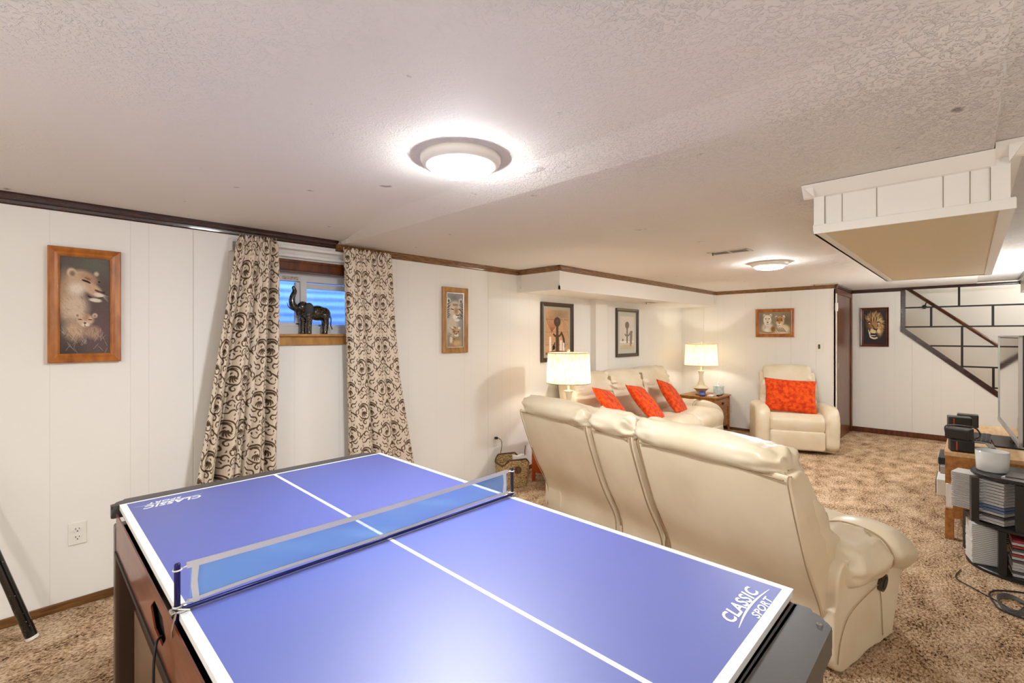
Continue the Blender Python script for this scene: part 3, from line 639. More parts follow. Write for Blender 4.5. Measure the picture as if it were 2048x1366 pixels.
def paint_tiger():
    c = Canvas(80, 270, (150, 146, 138)); c.blob(0.5, 0.9, 0.8, 0.25, (166, 134, 88), soft=0.8); c.blob(0.45, 0.1, 0.4, 0.1, (120, 118, 112), soft=1)
    c.blob(0.35, 0.6, 0.42, 0.26, (206, 192, 170), soft=0.5); c.blob(0.5, 0.30, 0.46, 0.17, (210, 190, 162), soft=0.3)
    for x in (0.14, 0.86): c.blob(x, 0.15, 0.15, 0.06, (206, 196, 180), soft=0.3); c.blob(x, 0.155, 0.08, 0.035, (96, 84, 72), soft=0.5)
    c.blob(0.58, 0.33, 0.17, 0.09, (170, 126, 92), soft=0.7); c.blob(0.56, 0.44, 0.24, 0.055, (238, 232, 222), soft=0.4); c.blob(0.62, 0.50, 0.2, 0.03, (232, 224, 214), soft=0.4)
    for x in (0.36, 0.80): c.stroke([(x-0.09, 0.30), (x, 0.305), (x+0.08, 0.315)], 0.035, (40, 34, 30)); c.stroke([(x-0.06, 0.315), (x+0.06, 0.325)], 0.02, (238, 230, 216))
    c.stroke([(0.55, 0.405), (0.68, 0.41), (0.78, 0.40)], 0.04, (70, 46, 40)); c.stroke([(0.68, 0.42), (0.68, 0.455), (0.56, 0.475)], 0.022, (50, 40, 36)); c.stroke([(0.68, 0.455), (0.8, 0.47)], 0.022, (50, 40, 36))
    for i in range(26):
        s = -1 if i % 2 else 1; y = 0.18+0.022*(i//2); x = 0.5+s*rng.uniform(0.22, 0.38)
        c.stroke([(x, y), (x+s*0.12, y+0.02), (x+s*0.16, y+0.045)], 0.024, (60, 50, 42), op=0.8)
    for i in range(7): c.stroke([(0.38+0.05*i, 0.20), (0.42+0.04*i, 0.25)], 0.02, (80, 64, 52), op=0.8)
    c.blob(0.55, 0.70, 0.27, 0.085, (196, 160, 112), soft=0.4)
    for x in (0.33, 0.76): c.blob(x, 0.645, 0.09, 0.03, (226, 216, 200), soft=0.4)
    c.blob(0.60, 0.775, 0.15, 0.03, (240, 234, 222), soft=0.4)
    for x in (0.45, 0.70): c.blob(x, 0.71, 0.06, 0.014, (40, 30, 24), soft=0.5)
    c.blob(0.60, 0.75, 0.06, 0.012, (60, 40, 34), soft=0.5)
    for i in range(14): x = rng.uniform(0.1, 0.5); y = rng.uniform(0.55, 0.9); c.stroke([(x, y), (x+0.15, y+0.03)], 0.022, (80, 64, 48), op=0.7)
    c.blob(0.62, 0.92, 0.34, 0.07, (206, 172, 120), soft=0.6); c.blob(0.28, 0.86, 0.12, 0.08, (226, 212, 190), soft=0.5); c.grain(0.04); return c
def paint_african(col=True):
    c = Canvas(110, 220, (206, 160, 118) if col else (224, 214, 202))
    dk = (84, 62, 46) if col else (128, 120, 108); m2 = (70, 48, 34) if col else (140, 130, 116)
    if col:
        c.blob(0.6, 0.1, 0.6, 0.2, (158, 134, 104), soft=0.9)
        for y in (0.22, 0.5, 0.78): c.stroke([(0, y), (1, y)], 0.012, (120, 84, 58), taper=False, op=0.7)
        for k in range(9): c.stroke([(0.26, 0.5), (0.10+0.05*k, 0.3), (0.02+0.06*k, 0.14)], 0.014, (150, 84, 50), op=0.7)
        for k in range(10): c.stroke([(0.72, 0.18), (0.80+0.02*k, 0.4), (0.84+0.016*k, 0.85)], 0.012, (226, 188, 146) if k % 2 else (150, 108, 76), op=0.8)
    else:
        for k in range(3): c.stroke([(0.1+0.05*k, 0.9), (0.14+0.04*k, 0.4)], 0.01, (196, 176, 150), op=0.5)
        c.stroke([(0, 0.78), (0.98, 0.78)], 0.05, (244, 242, 238), taper=False, soft=0.2)
        c.blob(0.5, 1.0, 0.8, 0.18, (206, 188, 146), soft=0.4)
    c.blob(0.50, 0.27, 0.15, 0.115, dk, soft=0.12); c.stroke([(0.50, 0.35), (0.50, 0.80)], 0.055, dk, taper=False, soft=0.2)
    c.stroke([(0.35, 0.55), (0.42, 0.59), (0.50, 0.56), (0.58, 0.59), (0.66, 0.54)], 0.045, dk, taper=False, soft=0.3)
    if col: c.blob(0.5, 0.25, 0.08, 0.05, (110, 84, 62), soft=0.8); c.stroke([(0.50, 0.6), (0.50, 0.97)], 0.075, dk, taper=False, soft=0.2)
    c.stroke([(0.68, 0.5), (0.76, 0.62), (0.80, 0.72), (0.84, 0.86)], 0.05, m2); c.blob(0.80, 0.46+0.02, 0.07 if col else 0.11, 0.05, m2, soft=0.3, op=0 if col else 1)
    if not col: c.stroke([(0.80, 0.5), (0.78, 0.68), (0.74, 0.92)], 0.1, m2)
    if col:
        for x, y0 in ((0.20, 0.62), (0.66, 0.70), (0.78, 0.76)): c.stroke([(x, y0), (x, 0.92)], 0.045, (240, 234, 226), taper=False, soft=0.15)
        c.blob(0.35, 0.84, 0.07, 0.06, (24, 18, 18), soft=0.3); c.stroke([(0.30, 0.9), (0.36, 0.8), (0.40, 0.72)], 0.03, (24, 18, 18))
        c.blob(0.5, 0.98, 0.6, 0.07, (92, 60, 36), soft=0.3)
    else:
        c.stroke([(0.16, 0.76), (0.2, 0.70), (0.25, 0.76)], 0.03, (90, 84, 78))
    c.grain(0.04); return c
def paint_cubs():
    c = Canvas(200, 130, (150, 138, 118)); c.blob(0.9, 0.4, 0.3, 0.5, (118, 104, 84), soft=1); c.blob(0.02, 0.3, 0.2, 0.5, (122, 116, 106), soft=1)
    c.blob(0.5, 1.0, 0.7, 0.18, (214, 190, 166), soft=0.7)
    lt = (240, 234, 222); c.blob(0.28, 0.72, 0.22, 0.3, (226, 216, 198), soft=0.4); c.blob(0.76, 0.78, 0.26, 0.26, (226, 208, 178), soft=0.4)
    c.blob(0.27, 0.36, 0.145, 0.26, lt, soft=0.25)
    for x, y in ((0.17, 0.15), (0.38, 0.15), (0.56, 0.24), (0.79, 0.23)): c.blob(x, y, 0.05, 0.09, lt, soft=0.5); c.blob(x, y+0.02, 0.028, 0.05, (140, 124, 106), soft=0.8)
    c.blob(0.27, 0.36, 0.135, 0.24, lt, soft=0.3); c.blob(0.27, 0.38, 0.10, 0.17, (222, 212, 198), soft=0.8)
    c.blob(0.67, 0.42, 0.15, 0.25, (226, 196, 152), soft=0.25); c.blob(0.65, 0.36, 0.11, 0.17, (176, 116, 62), soft=0.6); c.blob(0.65, 0.58, 0.09, 0.09, lt, soft=0.4)
    for x, y in ((0.22, 0.30), (0.33, 0.30), (0.60, 0.38), (0.72, 0.38)): c.blob(x, y, 0.022, 0.03, (40, 30, 24), soft=0.5)
    c.blob(0.28, 0.47, 0.03, 0.035, (80, 60, 56), soft=0.5); c.blob(0.65, 0.52, 0.028, 0.03, (60, 36, 30), soft=0.5); c.stroke([(0.24, 0.54), (0.28, 0.56), (0.32, 0.53)], 0.007, (70, 60, 54)); c.stroke([(0.60, 0.6), (0.65, 0.62), (0.70, 0.59)], 0.007, (60, 44, 34))
    for k in range(8): s = 1 if k % 2 else -1; c.stroke([(0.65+s*0.05, 0.22+0.05*(k//2)), (0.65+s*0.13, 0.25+0.07*(k//2))], 0.009, (50, 34, 24))
    for k in range(5): c.stroke([(0.55+0.05*k, 0.72), (0.62+0.05*k, 0.86), (0.68+0.05*k, 0.92)], 0.011, (70, 54, 40))
    for k in range(6): c.stroke([(0.16, 0.62+0.05*k), (0.24, 0.66+0.04*k)], 0.006, (150, 138, 122))
    c.blob(0.45, 0.78, 0.09, 0.17, (150, 104, 58), soft=0.5); c.stroke([(0.1, 0.9), (0.3, 0.95), (0.5, 0.92)], 0.02, (150, 120, 92)); c.blob(0.25, 0.82, 0.1, 0.1, lt, soft=0.5)
    c.grain(0.03); return c
def paint_lion():
    c = Canvas(130, 200, (34, 18, 12)); gold = (206, 168, 98)
    c.blob(0.45, 0.40, 0.42, 0.34, (130, 82, 38), soft=0.5); c.blob(0.75, 0.45, 0.22, 0.40, (214, 186, 118), soft=0.5); c.blob(0.5, 0.12, 0.36, 0.10, (196, 152, 82), soft=0.7)
    for k in range(120):
        a = rng.uniform(-2.9, 0.9); r0 = rng.uniform(0.16, 0.3); r1 = r0+rng.uniform(0.08, 0.2); cx, cy = 0.48, 0.42
        c.stroke([(cx+r0*math.cos(a)*1.3, cy+r0*math.sin(a)), (cx+r1*math.cos(a+0.1)*1.3, cy+r1*math.sin(a+0.1))], 0.014, gold if rng.random() > 0.4 else (70, 36, 16), op=0.8)
    c.blob(0.5, 0.45, 0.25, 0.20, (176, 132, 76), soft=0.6); c.blob(0.45, 0.62, 0.20, 0.085, (232, 210, 160), rot=0.2, soft=0.35); c.blob(0.70, 0.62, 0.09, 0.07, (232, 210, 160), soft=0.35)
    for k in range(6): c.stroke([(0.34+0.07*k, 0.20), (0.38+0.05*k, 0.34)], 0.02, (56, 28, 12) if k % 2 == 0 else (226, 196, 132))
    for x in (0.28, 0.72): c.stroke([(x-0.09, 0.36), (x, 0.35), (x+0.08, 0.39)], 0.03, (22, 12, 8)); c.blob(x, 0.385, 0.05, 0.022, (240, 226, 190), soft=0.4)
    c.stroke([(0.38, 0.42), (0.46, 0.50), (0.52, 0.55)], 0.022, (40, 20, 10)); c.stroke([(0.66, 0.42), (0.66, 0.5)], 0.02, (40, 20, 10))
    c.stroke([(0.46, 0.545), (0.56, 0.575), (0.66, 0.55)], 0.035, (26, 14, 12)); c.stroke([(0.59, 0.57), (0.60, 0.65)], 0.02, (26, 14, 12))
    c.stroke([(0.26, 0.60), (0.30, 0.72), (0.34, 0.80), (0.50, 0.84), (0.62, 0.82)], 0.045, (226, 218, 196), taper=False, soft=0.3)
    c.blob(0.45, 0.73, 0.16, 0.045, (16, 8, 8), soft=0.3); c.stroke([(0.34, 0.745), (0.48, 0.755), (0.58, 0.745)], 0.022, (236, 222, 226))
    c.stroke([(0.30, 0.55), (0.28, 0.64)], 0.03, (20, 10, 8)); c.grain(0.04); return c

picture('framed_picture', 'honey pine framed print of a lioness with her cub, left of the curtains', (0.2215, LW, 1.584), 0, 0.289, 0.600, 0.046, PINE, paint_lioness(), deep=0.03)
picture('framed_picture', 'narrow light pine framed print of a tiger with a cub, right of the curtains', (2.727, LW, 1.565), 0, 0.290, 0.592, 0.047, PINE_L, paint_tiger(), deep=0.028, inner=SILVER)
GMAT = mat('grey_green_mat', srgb(178, 170, 150), 0.8)
picture('framed_picture', 'dark framed print of a carved figure and candles in brown tones behind the near lamp', (4.215, LW, 1.463), 0, 0.575, 0.665, 0.045, BLACKF, paint_african(True), deep=0.03, matw=0.035, matc=GMAT)
picture('framed_picture', 'dark framed print of two carved figures in pale grey tones, above the sofa back', (5.74, LW, 1.463), 0, 0.575, 0.655, 0.045, BLACKF, paint_african(False), deep=0.03, matw=0.06, matc=mat('sage_mat', srgb(200, 200, 186), 0.8))
picture('framed_picture', 'orange pine framed print of two tiger cubs on the far wall above the recliner', (FX, 2.005, 1.604), -PI/2, 0.497, 0.402, 0.046, PINE, paint_cubs(), deep=0.025)
picture('framed_picture', 'dark red-brown framed picture of a male lion face left of the stairs', (SX, 1.002, 1.547), -PI/2, 0.335, 0.566, 0.042, REDWOOD, paint_lion(), deep=0.025)
#@@CURTAINS
# ------------------------------------------------------------------ curtains
def damask_tile():
    """repeat 0.26 x 0.33 m: roses in scroll rings, fan sprays, palmettes and curls; mirrored left/right"""
    c = Canvas(230, 300, (220, 204, 184)); dk = (84, 64, 44); A = c.as_
    def mir(pts, w):
        c.stroke(pts, w*1.3, dk); c.stroke([(1-x, y) for x, y in pts], w*1.3, dk)
    def arc(cx, cy, r, a0, a1, w, n=7): mir([(cx+r*math.cos(a), cy+r*math.sin(a)/A) for a in np.linspace(a0, a1, n)], w)
    cx, cy = 0.25, 0.24
    arc(cx, cy, 0.215, -2.9, 0.7, 0.019, 12); arc(cx, cy, 0.225, 1.3, 2.7, 0.017, 8); arc(cx-0.01, cy, 0.165, -2.6, -0.9, 0.015)
    for k in range(6):
        a = -2.7+0.62*k; arc(cx+0.012*k-0.02, cy-0.02+0.004*k, 0.12-0.010*k, a, a+1.35, 0.016)
    for k in range(5):
        a = 0.35+0.5*k; mir([(cx+0.03*math.cos(a), cy+0.03*math.sin(a)/A), (cx+0.09*math.cos(a+0.25), cy+0.02+0.10*math.sin(a+0.25)/A), (cx+0.13*math.cos(a), cy+0.02+0.16*math.sin(a)/A)], 0.015)
    # curls between the rings
    mir([(0.50, 0.06), (0.455, 0.10), (0.44, 0.17), (0.47, 0.22), (0.495, 0.19), (0.475, 0.165)], 0.014)
    mir([(0.48, 0.30), (0.45, 0.36), (0.37, 0.41), (0.28, 0.43), (0.22, 0.48), (0.25, 0.53), (0.31, 0.52), (0.31, 0.48), (0.275, 0.475)], 0.017)
    mir([(0.05, 0.40), (0.10, 0.45), (0.16, 0.44), (0.19, 0.40)], 0.014); mir([(0.02, 0.50), (0.08, 0.56), (0.17, 0.56), (0.20, 0.61), (0.16, 0.65), (0.12, 0.62)], 0.016)
    # fan palmette on the axis
    for k in range(4):
        a = -PI/2+0.12+k*0.36; r = 0.145-0.012*k
        mir([(0.5+0.025*math.cos(a), 0.62+0.03*math.sin(a)/A), (0.5+0.09*math.cos(a), 0.62+0.09*math.sin(a)/A), (0.5+r*math.cos(a+0.12), 0.62+r*math.sin(a+0.12)/A)], 0.017)
    mir([(0.50, 0.68), (0.55, 0.70), (0.61, 0.685), (0.64, 0.64), (0.61, 0.61), (0.585, 0.635)], 0.015)
    mir([(0.50, 0.74), (0.56, 0.76), (0.60, 0.82), (0.57, 0.87), (0.53, 0.85), (0.545, 0.82)], 0.015)
    c.blob(0.5, 0.655, 0.02, 0.03, dk, soft=0.3); c.blob(0.5, 0.80, 0.016, 0.022, dk, soft=0.3); c.blob(0.5, 0.94, 0.018, 0.03, dk, soft=0.3)
    # side sprays
    for k in range(4):
        mir([(0.02+0.03*k, 0.86-0.02*k), (0.07+0.04*k, 0.80-0.015*k), (0.11+0.05*k, 0.82-0.03*k)], 0.015)
    mir([(0.36, 0.74), (0.30, 0.70), (0.24, 0.72), (0.22, 0.78), (0.27, 0.80), (0.29, 0.77)], 0.016)
    mir([(0.42, 0.90), (0.36, 0.87), (0.29, 0.89), (0.24, 0.94), (0.16, 0.95), (0.10, 0.91)], 0.017)
    mir([(0.0, 0.30), (0.03, 0.26), (0.02, 0.20), (0.0, 0.17)], 0.014); mir([(0.0, 0.70), (0.05, 0.73), (0.06, 0.78), (0.0, 0.80)], 0.014)
    r2 = np.random.default_rng(11)
    for _ in range(260):
        x, y = r2.uniform(0.0, 0.5), r2.uniform(0, 1); R_ = 0.045
        j0, j1, i0, i1 = int((y-R_/A)*c.h), int((y+R_/A)*c.h), int((x-R_)*c.w), int((x+R_)*c.w)
        if j0 < 0 or i0 < 0 or j1 > c.h or i1 > c.w: continue
        if c.a[j0:j1, i0:i1].min() < 0.55: continue
        a = r2.uniform(0, 2*PI); L_ = r2.uniform(0.02, 0.035)
        mir([(x-L_*math.cos(a), y-L_*math.sin(a)/A), (x+0.012*math.sin(a), y-0.012*math.cos(a)/A), (x+L_*math.cos(a), y+L_*math.sin(a)/A)], 0.0135)
    mir([(0.38, 0.60), (0.36, 0.64), (0.40, 0.66)], 0.014); mir([(0.07, 0.05), (0.04, 0.10), (0.08, 0.12)], 0.014)
    return c.a
TILE = damask_tile()
def curtain(label, fL, fR, ztop, zbot, folds, phase, clothw, deep=1.0):
    nw, nh = 420, 1100
    b = np.linspace(0, 1, nh)[:, None]; a = np.linspace(0, 1, nw)[None, :]
    z = ztop + (zbot-ztop)*b
    zz = z[:, 0]; xl = np.interp(-zz, [-q[0] for q in fL], [q[1] for q in fL])[:, None]; xr = np.interp(-zz, [-q[0] for q in fR], [q[1] for q in fR])[:, None]
    a2 = a + 0.012*np.sin(2*PI*folds*a*1.0+phase)*np.clip(b*3, 0, 1)
    x = xl + (xr-xl)*np.clip(a2, 0, 1)
    s1 = np.abs(np.sin(PI*folds*(a+0.02*np.sin(4*b+phase))+phase))**0.55*2-1; s2 = np.abs(np.sin(PI*folds*1.7*a+phase*2.1+b*0.8))**0.7*2-1
    fold = s1*0.7 + s2*0.3
    tight = np.sin(2*PI*folds*3*a+phase)
    amp = np.interp(b, [0, 0.04, 0.12, 1], [0.007, 0.012, 0.024, 0.050])*deep
    y = LW-0.112 - amp*fold - np.interp(b, [0, 0.03, 0.1, 1], [0.006, 0.008, 0.002, 0])*tight
    x = x + 0*z; zt = z + 0*x
    zt = zt + np.where(b < 0.012, 0.008*np.sin(2*PI*folds*4*a), 0)
    co = np.stack([x, y+0*x, zt], -1)
    cu = (a*clothw/0.26+0.5) % 1; cv = ((ztop-z)/0.33 + 0.1 + 0.5*(np.floor(a*clothw/0.26+0.5)%2)) % 1
    iu = np.clip((cu*230).astype(int), 0, 229); iv = np.clip((cv*300).astype(int), 0, 299)
    cols = TILE[iv+0*iu, iu+0*iv]
    t = thing('curtain', label, 'curtain', (0, 0, 0))
    o = grid_mesh('drape', co, cols, CURTAIN, t)
    sm = o.modifiers.new('thickness', 'SOLIDIFY'); sm.thickness = 0.002
    return t
curtain('patterned damask curtain panel left of the small window, hanging dark and deeply folded', [(2.05, 0.925), (2.0, 0.905), (1.30, 0.795), (0.53, 0.685), (0.05, 0.60)], [(2.05, 1.150), (2.0, 1.158), (1.30, 1.15), (0.53, 1.130), (0.05, 1.12)], 2.052, 0.05, 3.2, 0.6, 0.66, 1.9)
curtain('patterned damask curtain panel right of the small window, hanging flatter', [(2.05, 1.606), (1.40, 1.62), (0.53, 1.636), (0.05, 1.65)], [(2.05, 2.000), (1.50, 2.03), (1.1, 2.07), (0.6, 2.16), (0.35, 2.21), (0.05, 2.26)], 2.062, 0.05, 3.0, 2.4, 0.75, 0.8)
t = thing('curtain_rod', 'white double curtain rod across the top of the small window', 'curtain rod', (0, 0, 0))
obj('rod', B(0.90, 2.02, LW-0.068, LW-0.062, 2.016, 2.034, bev=0.003), VINYL, t)
obj('rod', B(0.90, 2.02, LW-0.040, LW-0.034, 1.965, 1.985, bev=0.003), VINYL, t)
for x in (0.90, 2.015): obj('bracket', B(x-0.003, x+0.004, LW-0.068, LW, 1.96, 2.034), VINYL, t)

# ------------------------------------------------------------------ elephant on the sill
def ell(bm, c, r, rot=None, n=16):
    b2 = bmesh.new(); bmesh.ops.create_uvsphere(b2, u_segments=n, v_segments=n//2+2, radius=1)
    M = Matrix.Translation(c) @ (rot.to_4x4() if rot else Matrix.Identity(4)) @ Matrix.Diagonal((*r, 1)); b2.transform(M)
    me = bpy.data.meshes.new('t'); b2.to_mesh(me); b2.free(); bm.from_mesh(me); bpy.data.meshes.remove(me)
e = thing('elephant_figurine', 'black and gold elephant statuette with raised trunk on the window sill', 'figurine', (1.425, LW+0.035, wz0+0.004), 0); e.scale = (1.22, 1.22, 1.22)
bm = bmesh.new()
ell(bm, (0.045, 0, 0.125), (0.062, 0.040, 0.046)); ell(bm, (0.085, 0, 0.118), (0.040, 0.036, 0.044)); ell(bm, (0.0, 0, 0.125), (0.045, 0.038, 0.045))
ell(bm, (-0.040, 0, 0.155), (0.038, 0.030, 0.036)); ell(bm, (-0.02, 0, 0.145), (0.03, 0.03, 0.035))
for px, py, lean in ((-0.012, -0.02, 0.0), (-0.032, 0.018, 0), (0.085, -0.018, 0.006), (0.10, 0.018, -0.004)):
    tube(bm, [(px, py, 0.12), (px+lean, py, 0.06), (px, py, 0.014), (px-0.002, py, 0.0)], [0.023, 0.0165, 0.0155, 0.018], 12)
tube(bm, crom([(-0.05, 0, 0.150), (-0.085, 0, 0.152), (-0.100, 0, 0.180), (-0.098, 0, 0.215), (-0.086, 0, 0.245), (-0.092, 0, 0.266), (-0.099, 0, 0.272)], 5, False), [0.024-0.0165*i/30 if i < 27 else 0.0095 for i in range(31)], 12)
ell(bm, (-0.066, 0, 0.122), (0.014, 0.012, 0.016))
bmesh.ops.recalc_face_normals(bm, faces=bm.faces)
bo = obj('body', bm, GOLDSP, e, smooth=True)
rm = bo.modifiers.new('fuse', 'REMESH'); rm.mode = 'VOXEL'; rm.voxel_size = 0.003; rm.use_smooth_shade = True
sm = bo.modifiers.new('soften', 'SMOOTH'); sm.iterations = 4; sm.factor = 0.6
for s in (-1, 1):
    bm = bmesh.new(); ell(bm, (-0.018, s*0.036, 0.142), (0.028, 0.0045, 0.040), Matrix.Rotation(s*0.35, 3, 'Z')); obj('ear', bm, RUBBER, e, smooth=True)
    bm = bmesh.new(); tube(bm, crom([(-0.066, s*0.016, 0.138), (-0.092, s*0.022, 0.142), (-0.112, s*0.024, 0.160), (-0.120, s*0.022, 0.182)], 5, False), [0.0055-0.0045*i/15 for i in range(16)], 8); obj('tusk', bm, RUBBER, e, smooth=True)
obj('tail', tube(bmesh.new(), crom([(0.120, 0, 0.125), (0.130, 0, 0.09), (0.128, 0, 0.055), (0.138, 0, 0.028)], 5, False), 0.003, 6), RUBBER, e, smooth=True)
#@@TABLE
# ------------------------------------------------------------------ multi-game table with blue table-tennis top
TX0, TX1, TY0, TY1, TZ = 0.235, 1.287, 0.305, 2.20, 0.815
t = thing('game_table', 'large multi-game table with blue table tennis top, black end rails and red-brown sides', 'table', (0, 0, 0))
def rrect(x0, x1, y0, y1, rr, n=8):
    pts = []
    for cx, cy, a0, r in ((x1-rr[0], y0+rr[0], -PI/2, rr[0]), (x1-rr[1], y1-rr[1], 0, rr[1]), (x0+rr[2], y1-rr[2], PI/2, rr[2]), (x0+rr[3], y0+rr[3], PI, rr[3])):
        for k in range(n+1): a = a0+PI/2*k/n; pts.append((cx+r*math.cos(a), cy+r*math.sin(a)))
    return pts
bm = bmesh.new(); prism(bm, rrect(TX0, TX1, TY0, TY1, (0.008,)*4, 3), TZ-0.016, TZ-0.0008, 'z'); obj('top_board_edge', bm, WHITE, t, label='white edged board')
bm = bmesh.new(); q = 0.0195
for x0, x1 in ((TX0+q, (TX0+TX1)/2-0.006), ((TX0+TX1)/2+0.006, TX1-q)): box(bm, x0, x1, TY0+q, TY1-q*0.6, TZ-0.0008, TZ-0.0002)
obj('playing_surface', bm, BLUE, t, label='blue playing surface')
bm = bmesh.new()
for a in [(TX0, TX0+q, TY0, TY1), (TX1-q, TX1, TY0, TY1), (TX0+q, TX1-q, TY0, TY0+q), (TX0+q, TX1-q, TY1-q*0.6, TY1), ((TX0+TX1)/2-0.006, (TX0+TX1)/2+0.006, TY0+q, TY1-q*0.6)]: box(bm, *a, TZ-0.0008, TZ)
obj('boundary_line', bm, WHITE, t, label='white boundary and centre lines')
obj('board_underside', B(TX0+0.003, TX1-0.003, TY0+0.004, TY1-0.003, TZ-0.026, TZ-0.016), RUBBER, t)
# end rails
def end_rail(y0, y1, near):
    bm = bmesh.new(); rr = (0.05, 0.004, 0.004, 0.05) if near else (0.004, 0.045, 0.045, 0.004)
    prism(bm, rrect(TX0-0.022, 1.262 if near else TX1-0.012, y0, y1, rr), 0.735 if near else 0.768, 0.795 if near else 0.813, 'z')
    bmesh.ops.bevel(bm, geom=[e for e in bm.edges if abs(e.verts[0].co.z-e.verts[1].co.z) < 1e-6], offset=0.012, segments=3, affect='EDGES')
    return obj('end_rail', bm, RAIL, t, smooth=False, label='black moulded end rail')
end_rail(0.214, 0.302, True); end_rail(2.2015, 2.272, False)
bm = bmesh.new()
for x, y in ((1.20, 0.235),): lathe(bm, [(0.001, 0.799), (0.006, 0.799), (0.0065, 0.795)], x, y, 12, False)
obj('rail_screw', bm, CHROME, t)
# aprons
bm = bmesh.new()
pts_out = [(0.30, 0.655), (2.19, 0.655), (2.19, 0.789), (0.30, 0.789)]
# left apron in pieces round the ball return slot
for y0, y1, z0, z1 in ((0.30, 1.33, 0.655, 0.789), (1.52, 2.19, 0.655, 0.789), (1.33, 1.52, 0.76, 0.789), (1.33, 1.52, 0.655, 0.69)): box(bm, TX0-0.01, TX0-0.006, y0, y1, z0, z1)
prism(bm, [(1.33, 0.69), (1.37, 0.69), (1.33, 0.725)], TX0-0.01, TX0-0.006, 'x'); prism(bm, [(1.33, 0.76), (1.37, 0.76), (1.33, 0.725)], TX0-0.01, TX0-0.006, 'x')
prism(bm, [(1.52, 0.69), (1.47, 0.69), (1.52, 0.725)], TX0-0.01, TX0-0.006, 'x'); prism(bm, [(1.52, 0.76), (1.47, 0.76), (1.52, 0.725)], TX0-0.01, TX0-0.006, 'x')
obj('side_apron', bm, CHERRY, t, label='red-brown side apron with a slot')
obj('side_apron', B(TX1-0.03, TX1-0.014, 0.30, 2.19, 0.655, 0.789), CHERRY, t)
obj('slot_dark_sheet', B(TX0+0.004, TX0+0.012, 1.28, 1.58, 0.62, 0.786), RUBBER, t); obj('rail_gap_dark', B(TX0+0.02, 1.24, 0.29, 0.40, 0.70, 0.735), RUBBER, t)  # black sheets added to stand in for shade in slot and rail gap
obj('apron_lip', B(TX0-0.014, TX0+0.0, 0.30, 2.19, 0.640, 0.655), RUBBER, t)
obj('end_apron', B(TX0+0.02, TX1-0.05, 0.262, 0.285, 0.60, 0.77), CHERRY, t); obj('end_apron', B(TX0+0.02, TX1-0.05, 2.19, 2.215, 0.60, 0.77), CHERRY, t)
obj('cabinet_floor', B(TX0+0.012, TX1-0.034, 0.29, 2.19, 0.60, 0.615), RUBBER, t)
LEGM = mat('dark_walnut_leg', srgb(60, 42, 30), 0.35, coat=0.2)
for x0, x1, y0, y1 in ((TX0-0.012, TX0+0.07, 2.19, 2.25), (1.18, 1.255, 2.18, 2.25), (TX0-0.012, TX0+0.07, 0.235, 0.30), (1.18, 1.25, 0.235, 0.30)):
    obj('leg', B(x0, x1, y0, y1, 0, 0.74, bev=0.012, seg=3), LEGM, t)
obj('lower_panel', B(TX0+0.02, TX0+0.035, 0.42, 2.02, 0.05, 0.50), mat('brown_laminate', srgb(98, 74, 58), 0.35, coat=0.2), t, label='brown laminate lower side panel')
obj('lower_panel', B(1.19, 1.205, 0.30, 2.18, 0.08, 0.62), LEGM, t)
obj('stretcher', B(TX0+0.07, 1.18, 0.25, 0.28, 0.12, 0.20), LEGM, t); obj('stretcher', B(TX0+0.07, 1.18, 2.205, 2.235, 0.12, 0.20), LEGM, t)
# lettering
def text(s, size, loc, rz, parent, name='lettering', shear=0.3, bold=0.0012, sx=1.0, mat_=WHITE, rot=None):
    cu = bpy.data.curves.new('txt', 'FONT'); cu.body = s; cu.size = size; cu.shear = shear; cu.space_character = 1.1; cu.extrude = 0.0002; cu.offset = bold; cu.resolution_u = 3
    to = bpy.data.objects.new('txt', cu); C.objects.link(to); bpy.context.view_layer.update()
    me = bpy.data.meshes.new_from_object(to.evaluated_get(bpy.context.evaluated_depsgraph_get())); bpy.data.objects.remove(to); bpy.data.curves.remove(cu)
    o = link(name, me, mat_, parent); o.location = loc; o.rotation_euler = rot if rot else (0, 0, rz); o.scale = (sx, 1, 1); return o
def logo(x, y, rz):
    c, s = math.cos(rz), math.sin(rz); P = lambda a, b: (x+a*c-b*s, y+a*s+b*c, TZ+0.0003)
    text('CLASSIC', 0.043, P(0, 0.008), rz, t, shear=0.35, bold=0.0011, sx=1.0)
    text('SPORT', 0.026, P(0.058, -0.026), rz, t, shear=0.35, bold=0.0006, sx=1.2)
    bm = bmesh.new(); pr = []
    for k in range(13):
        u = k/12; pr.append((-0.004+0.208*u, -0.004 + 0.010*math.sin(PI*u) - 0.002, 0.0006+0.0022*math.sin(PI*u)))
    up = [bm.verts.new((a, b+w_, 0)) for a, b, w_ in pr]; dn = [bm.verts.new((a, b-w_, 0)) for a, b, w_ in pr]
    for k in range(12): bm.faces.new((up[k], up[k+1], dn[k+1], dn[k]))
    o = obj('swoosh', bm, WHITE, t); o.location = P(0, 0); o.rotation_euler = (0, 0, rz)
logo(1.040, 0.352, 0); logo(0.470, 2.120, PI)
# cord from the slot
o = obj('power_cord', tube(bmesh.new(), crom([(0.229, 1.40, 0.70), (0.212, 1.37, 0.695), (0.205, 1.35, 0.60), (0.205, 1.30, 0.35), (0.22, 1.20, 0.1), (0.26, 1.1, 0.006), (0.4, 1.0, 0.006)], 6, False), 0.003, 6), RUBBER, smooth=True)
tag(o, 'thin black cord looping from the slot in the table side', 'cord')
